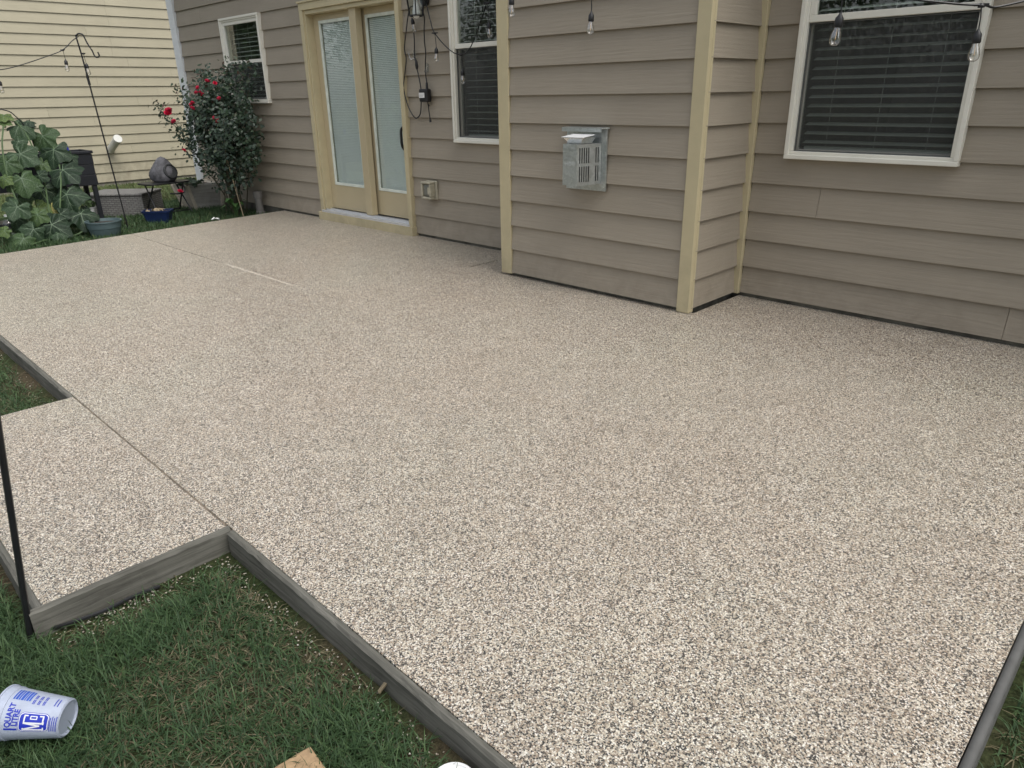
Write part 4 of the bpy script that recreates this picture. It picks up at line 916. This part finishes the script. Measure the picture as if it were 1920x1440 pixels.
for i, (x, yy, z) in enumerate([(-7.214, -.1, 1.155), (-7.20, -.12, 1.13), (-7.17, -.1, 1.165), (-6.19, -.1, 1.324), (-6.21, -.12, 1.345), (-6.109, -.1, 1.36), (-5.904+.02, -.08, 1.438), (-6.02, -.1, 1.46), (-6.49, -.1, 1.243), (-6.53, -.1, 1.225), (-5.80, -.1, 1.283), (-5.971, -.1, 1.066), (-6.345, -.1, 1.348), (-6.966, -.1, .71), (-7.312, -.1, .20), (-7.113, -.1, 1.035), (-6.529, -.1, 1.186), (-6.40, -.05, 1.40)]):
    o = link('rose_bloom', RM, rb); t_ = .10 if x > -6.3 else 0.03     # step back along the sight line into the crown
    k_ = 1+t_*.5; P = CAM+(Vector((x, yy, z))-CAM)*(1+(.035 if x > -6.3 else .0)); s_ = rr.uniform(.6, .9) if i not in (0, 1, 11) else 1.15
    o.matrix_parent_inverse = Matrix.Translation(-rb.location)
    o.location = P; o.rotation_euler = (R(rr.uniform(20, 60)), R(rr.uniform(-10, 40)), rr.uniform(0, 6)); o.scale = (s_,)*3
mb = MB(); mb.tube([(-6.40, .12, .90), (-6.33, .16, .35), (-6.28, .2, -.08)], .006, 6); mb.build('dry_cane', M_STICK, rb, smooth=True)
sdl = thing('seedling', 'small bright leafed seedling growing at the foot of the rose bush', 'plant', (-6.55, .2, -.085))
mb = MB()
for k in range(9):
    a_ = 2*math.pi*k/9+.3; d = Vector((math.cos(a_), math.sin(a_), 0)); p = Vector((-6.52, .22, -.09)); L_ = rr.uniform(.14, .22); hgt = rr.uniform(.05, .16)
    q0, q1, q2 = p+d*.03+Vector((0, 0, hgt)), p+d*(L_*.6)+Vector((0, 0, hgt+.09)), p+d*L_+Vector((0, 0, hgt+.05)); sd_ = Vector((-d.y, d.x, 0))*.035
    mb.face([q0, q1-sd_, q2, q1+sd_]); mb.tube([p, q0], .003, 5)
mb.build('leaves', plain('seedling_leaf', (.06, .13, .035), .5, var=.2), sdl)

# ------------------------------------------------------------------ small things lying about
def crumple(name, c, s_, label):
    r_ = random.Random(int(c[0]*-100)); mb = MB(); V = []
    for j in range(4):
        for i in range(4): V.append((c[0]+(i/3-.5)*s_+r_.uniform(-.2, .2)*s_, c[1]+(j/3-.5)*s_*.8+r_.uniform(-.2, .2)*s_, c[2]+r_.uniform(0, .55)*s_))
    mb.mesh(V, [(j*4+i, j*4+i+1, (j+1)*4+i+1, (j+1)*4+i) for j in range(3) for i in range(3)]); o = mb.build(name, M_PAPER); m_ = o.modifiers.new('thick', 'SOLIDIFY'); m_.thickness = .0015
    return tag(o, label, 'litter')
crumple('paper_scrap', (-6.30, -.14, -.06), .085, 'crumpled white paper scrap on grass at the patio edge below the planter')
crumple('paper_scrap', (-6.05, .30, -.03), .04, 'tiny white scrap on the dirt near the capped pipe')

# tub
tub = thing('plastic_tub', 'milky one quart plastic tub with blue print lying on its side in the lawn', 'tub', (.5, -3.7, -.085))
base_c = Vector((.6227, -3.6514, -.0215)); axis = Vector((-.7171, -.6863, .1212)).normalized()      # from base towards the rim
zv = Vector((0, 0, 1)); sx_ = zv.cross(axis).normalized(); up_ = axis.cross(sx_).normalized()
MT = Matrix(((sx_.x, up_.x, axis.x, base_c.x), (sx_.y, up_.y, axis.y, base_c.y), (sx_.z, up_.z, axis.z, base_c.z), (0, 0, 0, 1)))
H_, R0, R1 = .140, .0417, .0565
prof = [(.0, .004), (R0-.008, .004), (R0-.004, .0), (R0, .003), (R1-.002, H_-.022), (R1, H_-.021), (R1+.001, H_-.004), (R1+.0035, H_-.003), (R1+.0035, H_), (R1-.0005, H_), (R1-.002, H_-.02), (R0-.002, .008), (.0, .007)]
mb = MB(); mb.lathe(prof, 48, MT, cap0=False, cap1=False); mb.build('body', M_TUB, tub, smooth=True, angle=35)
camv = (CAM-(base_c+axis*.07)).normalized(); th0 = math.atan2(camv.dot(up_), camv.dot(sx_))
def wrap(x, h, lift):    # x metres round the wall (along increasing angle), h metres up the axis
    rad = R0+(R1-.002-R0)*max(0, min(1, h/(H_-.022)))+lift; return MT @ Vector((rad*math.cos(th0+x/.054), rad*math.sin(th0+x/.054), h))
# screen-up on the tub corresponds to +x or -x round the wall; pick the sign whose point lies higher in the view
SG_ = 1 if (wrap(.02, .07, 0)-wrap(-.02, .07, 0)).dot(-d2) > 0 else -1
def printed(name, shapes, mat, lift=.0006, parent=tub):
    mb = MB()
    for V, F in shapes: mb.mesh([wrap(SG_*x, h, lift) for x, h in V], F)
    return mb.build(name, mat, parent)
def rect(x0, x1, h0, h1, n=None):
    n = n or max(1, int(abs(x1-x0)/.006)); V = [(x0+(x1-x0)*i/n, h) for h in (h0, h1) for i in range(n+1)]
    return V, [(i, i+1, n+2+i, n+1+i) for i in range(n)]
def txt(s, size, x, h, bold=.0, sx=1.):   # text running up the view, its top towards the rim
    V, F = text_mesh(s, size, bold); return [(x+a*sx, h+b_) for a, b_, _ in V], F
printed('printed_lettering', [txt('QUART', .0168, -.0050, .1025, .0006, .92), txt('LITRE', .0162, -.0095, .0885, .0006, .92), txt('1', .036, -.0355, .0950, .0012, .75)], M_BLUE)
def rrect(x0, x1, h0, h1, r_):
    V = [];  
    for cx, cy, a0 in ((x1-r_, h1-r_, 0), (x0+r_, h1-r_, 90), (x0+r_, h0+r_, 180), (x1-r_, h0+r_, 270)):
        for k in range(5): V.append((cx+r_*math.cos(R(a0+22.5*k)), cy+r_*math.sin(R(a0+22.5*k))))
    c_ = ((x0+x1)/2, (h0+h1)/2); n = len(V); return V+[c_], [(i, (i+1) % n, n) for i in range(n)]
LGX0, LGX1, LGH0, LGH1 = -.038, .002, .022, .0790
def rgrid(x0, x1, h0, h1, ch, n=10):     # rounded panel as a curved grid
    V, F = [], []
    for i in range(n+1):
        x = x0+(x1-x0)*i/n; e = min(x-x0, x1-x); ins = ch*(1-min(1, e/ch))**2 if e < ch else 0
        V += [(x, h0+ins), (x, h1-ins)]
    return V, [(2*i, 2*i+2, 2*i+3, 2*i+1) for i in range(n)]
printed('printed_logo_border', [rgrid(LGX0-.003, LGX1+.003, LGH0-.003, LGH1+.003, .008)], M_BLUE, .0004)
printed('printed_logo_border', [rgrid(LGX0-.0018, LGX1+.0018, LGH0-.0018, LGH1+.0018, .007)], M_PRINTW, .0006)
printed('printed_logo_panel', [rgrid(LGX0, LGX1, LGH0, LGH1, .006)], M_BLUE, .0008)
def stroke(p, q, w):
    mp_ = lambda a: (LGX0+(a[0]+.030)/.046*(LGX1-LGX0), LGH0+(a[1]-.030)/.050*(LGH1-LGH0))
    (x0, h0), (x1, h1) = mp_(p), mp_(q); d = math.hypot(x1-x0, h1-h0); nx, nh = -(h1-h0)/d*w/2, (x1-x0)/d*w/2; n = max(1, int(d/.006)); V = []
    for i in range(n+1): t = i/n; V += [(x0+(x1-x0)*t+nx, h0+(h1-h0)*t+nh), (x0+(x1-x0)*t-nx, h0+(h1-h0)*t-nh)]
    return V, [(2*i, 2*i+1, 2*i+3, 2*i+2) for i in range(n)]
hT, hB = .073, .037
LG = [stroke((-.0265, hB), (-.0265, hT), .0035), stroke((-.029, hB), (-.020, hB), .003), stroke((-.029, hT), (-.022, hT), .003), stroke((-.0255, hT), (-.0155, hB+.006), .0035), stroke((-.0155, hB+.006), (-.0085, hT), .0035),
      stroke((-.0085, hB), (-.0085, hT), .0042), stroke((-.012, hB), (-.004, hB), .003), stroke((-.0085, hT-.001), (.011, hT-.001), .0032), stroke((.011, hT), (.011, hT-.007), .003), stroke((-.0085, hB+.001), (.011, hB+.001), .0032), stroke((.011, hB), (.011, hB+.008), .003),
      stroke((.0015, .050), (.0105, .050), .0022), stroke((.0015, .061), (.0105, .061), .0022), stroke((.0025, .050), (.0025, .061), .0022), stroke((.0098, .050), (.0098, .061), .0022)]
printed('printed_logo_letters', LG, M_PRINTW, .0011)
bars = [rect(.030, .060, h, h+w_) for h, w_ in ((.074, .0032), (.079, .0046), (.0855, .0024), (.0895, .0055), (.0968, .003), (.1015, .0046), (.108, .0032))]
printed('printed_barcode', bars, plain('barcode_blue', (.03, .10, .48), .4))
sm = [rect(x, x+.012, h, h+.0016) for h in (.041, .044, .052, .055, .063, .066) for x in (.024, .038)]+[rect(.026, .050, h, h+.002) for h in (.013, .0195)]
sm += [rect(-.041+.0008*(k % 3), .000-.003*(k % 2), .0035+.0042*k, .0052+.0042*k) for k in range(4)]
kind(printed('printed_small_lines', sm, M_BLUE), 'stuff')

ln = thing('board_offcut', 'raw tan board offcut poking into the bottom edge of the lawn', 'board', (1.1, -3.4, -.06))
mb = MB(); c0 = Vector((1.066, -3.297, -.062)); e1 = Vector((-.10, -.995, 0)).normalized(); e2 = Vector((.995, -.10, 0)); mb.obox(c0+e1*.16+e2*.065, e1*.16, e2*.065, (0, 0, .011)); mb.build('plank', M_OSB, ln, bevel=.004)
ld = thing('white_disc', 'plain white round lid at the bottom photo edge beside the timber edging', 'lid', (1.40, -3.15, -.07))
mb = MB(); mb.lathe([(.050, 0), (.052, .004), (.052, .018), (.049, .022), (.044, .022), (.042, .018), (.001, .018)], 36, Matrix.Translation((1.366, -3.140, -.072)) @ Matrix.Rotation(R(4), 4, 'X')); mb.build('disc', M_WHITE, ld, smooth=True, angle=30)
mb = MB(); mb.obox((1.035, -3.078, -.062), (.003, .012, .012), (.006, -.002, .001), (0, -.001, .002)); tag(mb.build('wood_chip', M_STICK), 'small splinter of tan wood leaning by the front timber edging', 'wood scrap')
mb = MB(); mb.tube(spline([(.172, -3.60, -.075), (.205, -3.54, -.066), (.225, -3.46, -.062), (.215, -3.38, -.066), (.21, -3.30, -.075)], 6), .006, 7); tag(mb.build('drip_tube', M_BLACK, smooth=True), 'thin black drip tube lying in grass below the step pad side', 'tubing')

# ------------------------------------------------------------------ grass and loose stones
def nz(x, y, s, p=0):
    return (np.sin(x*s+1.3*np.sin(y*s*.7+p)+p)+np.sin(y*s*1.1+1.7*np.sin(x*s*.8+2*p)+1+p)+np.sin((x+y)*s*.63+p*1.7))/3
def blades(xy, lmin, lmax, w, tint, lean=.8, name='grass', flat=None):
    n = len(xy); x, y = xy[:, 0], xy[:, 1]; z = np.array([zg(a) for a in x])
    L_ = rng.uniform(lmin, lmax, n); a = rng.uniform(0, 2*np.pi, n); ln_ = np.clip(rng.normal(lean, .35, n), .05, 1.35)
    if flat is not None: ln_ = np.where(flat, rng.uniform(1.15, 1.45, n), ln_)
    dx, dy = np.cos(a), np.sin(a); wv = w*rng.uniform(.6, 1.3, n); sxv, syv = -dy*wv/2, dx*wv/2
    cols = []
    for f, ws in ((0, 1.), (.38, .95), (.72, .62)):
        th = ln_*(.45+.9*f); hx = L_*f*np.sin(th); hz = L_*f*np.cos(th)*np.where(th > 1.35, .55, 1); 
        cx, cy, cz = x+dx*hx, y+dy*hx, z+np.maximum(hz, .003)
        cols += [np.stack([cx-sxv*ws, cy-syv*ws, cz], 1), np.stack([cx+sxv*ws, cy+syv*ws, cz], 1)]
    th = ln_*1.4; cols.append(np.stack([x+dx*L_*np.sin(th), y+dy*L_*np.sin(th), z+np.maximum(L_*np.cos(th), .002)], 1))
    V = np.stack(cols, 1).reshape(-1, 3); b0 = (np.arange(n)*7)[:, None]
    F = np.concatenate([b0+np.array([[0, 1, 3]]), b0+np.array([[0, 3, 2]]), b0+np.array([[2, 3, 5]]), b0+np.array([[2, 5, 4]]), b0+np.array([[4, 5, 6]])], 0)
    o = npmesh(name, V, F, M_GRASS, None, tint.repeat(7)); o['kind'] = 'stuff'; o['label'] = 'short dark green lawn grass with dry straw patches'; return o
def sample(x0, x1, y0, y1, dens):
    n = int((x1-x0)*(y1-y0)*dens); return np.stack([rng.uniform(x0, x1, n), rng.uniform(y0, y1, n)], 1)
def keep(xy):
    x, y = xy[:, 0], xy[:, 1]
    pxl = PXL0+(PXL1-PXL0)*(y-YF)/(W-YF)
    on_patio = (y > YF-.05) & (x < XR+.05) & (x > pxl-.0) & (y < W+.1)
    on_pad = (x > -1.47) & (x < .215) & (y > -3.635) & (y < YF)
    inhouse = (y > W-.02) & (x > XL-.02)
    return ~(on_patio | on_pad | inhouse)
def lawn(regions, lmin, lmax, w, name, bare_s=5.5):
    xy = np.concatenate([sample(*r_) for r_ in regions]); xy = xy[keep(xy)]; x, y = xy[:, 0], xy[:, 1]
    n = len(xy); m = nz(x, y, bare_s, .6)+.5*nz(x, y, bare_s*3.1, 2.); edge = np.minimum(np.abs(y-(YF-.036)), 9)
    edge = np.where((x > -.1) & (y < YF) & (x < 2), np.minimum(edge, np.maximum(0, x-.255)*1.3+np.where(y > -3.6, 0, .2)), edge)
    pr = np.clip(.88+.5*m, .32, 1)*np.clip(.12+edge*7, 0, 1); k = rng.random(n) < pr; xy, m, edge = xy[k], m[k], edge[k]
    n = len(xy); t = np.clip(rng.normal(.38, .15, n)+.07*m, 0, .62); dry = rng.random(n) < np.clip(.09-.30*m+.30*(edge < .08), .02, .6); t[dry] = rng.uniform(.78, 1, dry.sum())
    return blades(xy, lmin, lmax, w, t, .85, name, dry)
lawn([(-.75, 1.75, -4.05, YF, 34000)], .028, .072, .0027, 'grass')
lawn([(-4.6, -.75, -4.3, YF, 9000), (1.75, 3.0, -4.3, YF, 5000), (-.75, 1.75, -4.5, -4.05, 5000), (XR, 3.2, YF, .5, 9000)], .022, .065, .0032, 'grass')
xy = sample(-9.5, -5.6, -3.6, W, 3600); xy = xy[keep(xy)]; m = nz(xy[:, 0], xy[:, 1], 3., .4)
ed = xy[:, 0]-(PXL0+(PXL1-PXL0)*(xy[:, 1]-YF)/(W-YF)); k = rng.random(len(xy)) < np.clip(-ed*3+.15, 0, 1); xy, m, ed = xy[k], m[k], ed[k]
t = np.clip(rng.normal(.36, .15, len(xy))+.06*m, 0, .7); dry = rng.random(len(xy)) < np.clip(.10+.5*(ed > -.25), 0, .6); t[dry] = rng.uniform(.78, 1, dry.sum())
blades(xy, .03, .085, .006, t, .6, 'grass', dry)
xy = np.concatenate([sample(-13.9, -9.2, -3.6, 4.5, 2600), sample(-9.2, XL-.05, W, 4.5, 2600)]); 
blades(xy, .04, .10, .010, np.clip(rng.normal(.72, .06, len(xy)), .4, .79), .6, 'grass')  # strip between the houses: sunlight put into the blades as a yellow-green tint

def stones(n, fn, smin, smax, name, label):
    base = np.array([(1, 0, 0), (-1, 0, 0), (0, 1, 0), (0, -1, 0), (0, 0, 1), (0, 0, -.6)], float); fc = np.array([(0, 2, 4), (2, 1, 4), (1, 3, 4), (3, 0, 4), (2, 0, 5), (1, 2, 5), (3, 1, 5), (0, 3, 5)])
    P = fn(n); n = len(P); s_ = rng.uniform(smin, smax, (n, 1, 1)); B = base[None]*rng.uniform(.6, 1.2, (n, 6, 1))*s_; a = rng.uniform(0, 6.28, n); ca, sa = np.cos(a)[:, None], np.sin(a)[:, None]
    B = np.stack([B[..., 0]*ca-B[..., 1]*sa, B[..., 0]*sa+B[..., 1]*ca, B[..., 2]*.7], -1)+P[:, None]; F = (fc[None]+(np.arange(n)*6)[:, None, None]).reshape(-1, 3)
    o = npmesh(name, B.reshape(-1, 3), F, M_STONE, None, rng.random(n).repeat(6)); o['kind'] = 'stuff'; o['label'] = label; return o
M_STONE = attr_leaf('loose_stone', [(0, (.10, .09, .08)), (.3, (.33, .28, .22)), (.6, (.48, .42, .34)), (1, (.70, .66, .58))], .5, 0)
def along(n):
    P = []
    for _ in range(n):
        u_ = rng.random()
        if u_ < .45: x, y = rng.uniform(.2, 1.9), YF-.037-abs(rng.normal())*.045
        elif u_ < .80: x, y = .202+abs(rng.normal())*.05, rng.uniform(-3.6, YF-.04) if rng.random() < .5 else rng.normal(-3.42, .09)
        elif u_ < .9: x, y = XR+.05+abs(rng.normal())*.06, rng.uniform(YF, -1)
        else: x, y = rng.uniform(-3.5, -1.5), YF-.04-abs(rng.normal())*.04
        if y < YF-.03 or x > XR: P.append((x, y, -.080+abs(rng.normal())*.004))
    return np.array(P)
stones(700, along, .0022, .0048, 'loose_gravel', 'spilled pale pebbles scattered along the timber edging')
def proud(n):
    P = np.stack([rng.uniform(-1.6, XR-.004, n), rng.uniform(YF+.004, -.3, n), np.full(n, -.0004)], 1)
    d = np.linalg.norm(P-np.array(CAM), axis=1); return P[rng.random(n) < np.clip((4.6-d)/2.4, 0, 1)]
M_STONE_ = M_STONE
M_STONE = attr_leaf('aggregate_pebble', [(0, (.03, .03, .03)), (.16, (.10, .085, .07)), (.28, (.33, .25, .18)), (.45, (.50, .42, .32)), (.65, (.70, .63, .52)), (1, (.88, .85, .79))], .35, 0, .5)
o = stones(120000, proud, .0015, .0030, 'proud_pebbles', ''); del o['label']; o.parent = po
M_STONE = M_STONE_
def wallside(n):
    x = rng.uniform(-6.6, 6, n)*1.; x = np.where(rng.random(n) < .5, rng.uniform(-6.9, -5.9, n), x); y = np.where((x > -1.65) & (x < .03), -.0+rng.uniform(-.01, .02, n), W-.02-abs(rng.normal(size=n))*np.where(x < -5.95, .15, .006)); z = np.where(x < -6.02, -.075, .001)
    return np.stack([x, y, z+.0], 1)
stones(1300, wallside, .002, .005, 'loose_gravel', 'loose pebbles and grit along the foot of the house wall')

# ------------------------------------------------------------------ unseen trees: some reflect in the glass, one is added to shade the patio
def tree(x, y, h, rc, label):
    t = thing('shade_tree', label, 'tree', (x, y, -.1), 'trees across the back of the yard')
    mb = MB(); mb.tube(spline([(x, y, -.2), (x+.1, y, h*.3), (x-.1, y+.1, h*.75)], 5), [.20-.013*i for i in range(11)], 10); mb.build('trunk', M_BARK, t, smooth=True)
    Vs, Fs, o_ = [], [], 0
    for k in range(22):
        c_ = (x+rng.normal()*rc*.5, y+rng.normal()*rc*.4, h*(.22+.7*rng.random())); V, F = leaf_cards(480, ell(c_, (rc*.55, rc*.55, rc*.45), .2), .17, 1.2, 1.6); Vs.append(V); Fs.append(F+o_); o_ += len(V)
    V = np.concatenate(Vs); npmesh('crown', V, np.concatenate(Fs), M_TREELEAF, t, np.clip(rng.normal(.5, .25, len(V)//6), 0, 1).repeat(6))['kind'] = 'stuff'
for i, (x, y, h, rc) in enumerate([(-31, -20, 8, 3.2), (-24, -22, 9, 3.4), (-17, -21, 7.5, 3.2), (-10, -23, 9, 3.6), (-3, -22, 8, 3.2), (4, -21, 9, 3.4), (7.2, -5.2, 7, 2.5), (18, -9, 8, 3.2), (-25, -8.5, 8, 3.2), (-34, -13, 9, 3.4)]):  # the near tree at right is invented to darken that side of the patio
    tree(x, y, h, rc, 'leafy green tree out of view around the yard, %s in the row' % ['first', 'second', 'third', 'fourth', 'fifth', 'sixth', 'added for patio shade, seventh', 'eighth', 'ninth', 'tenth'][i])
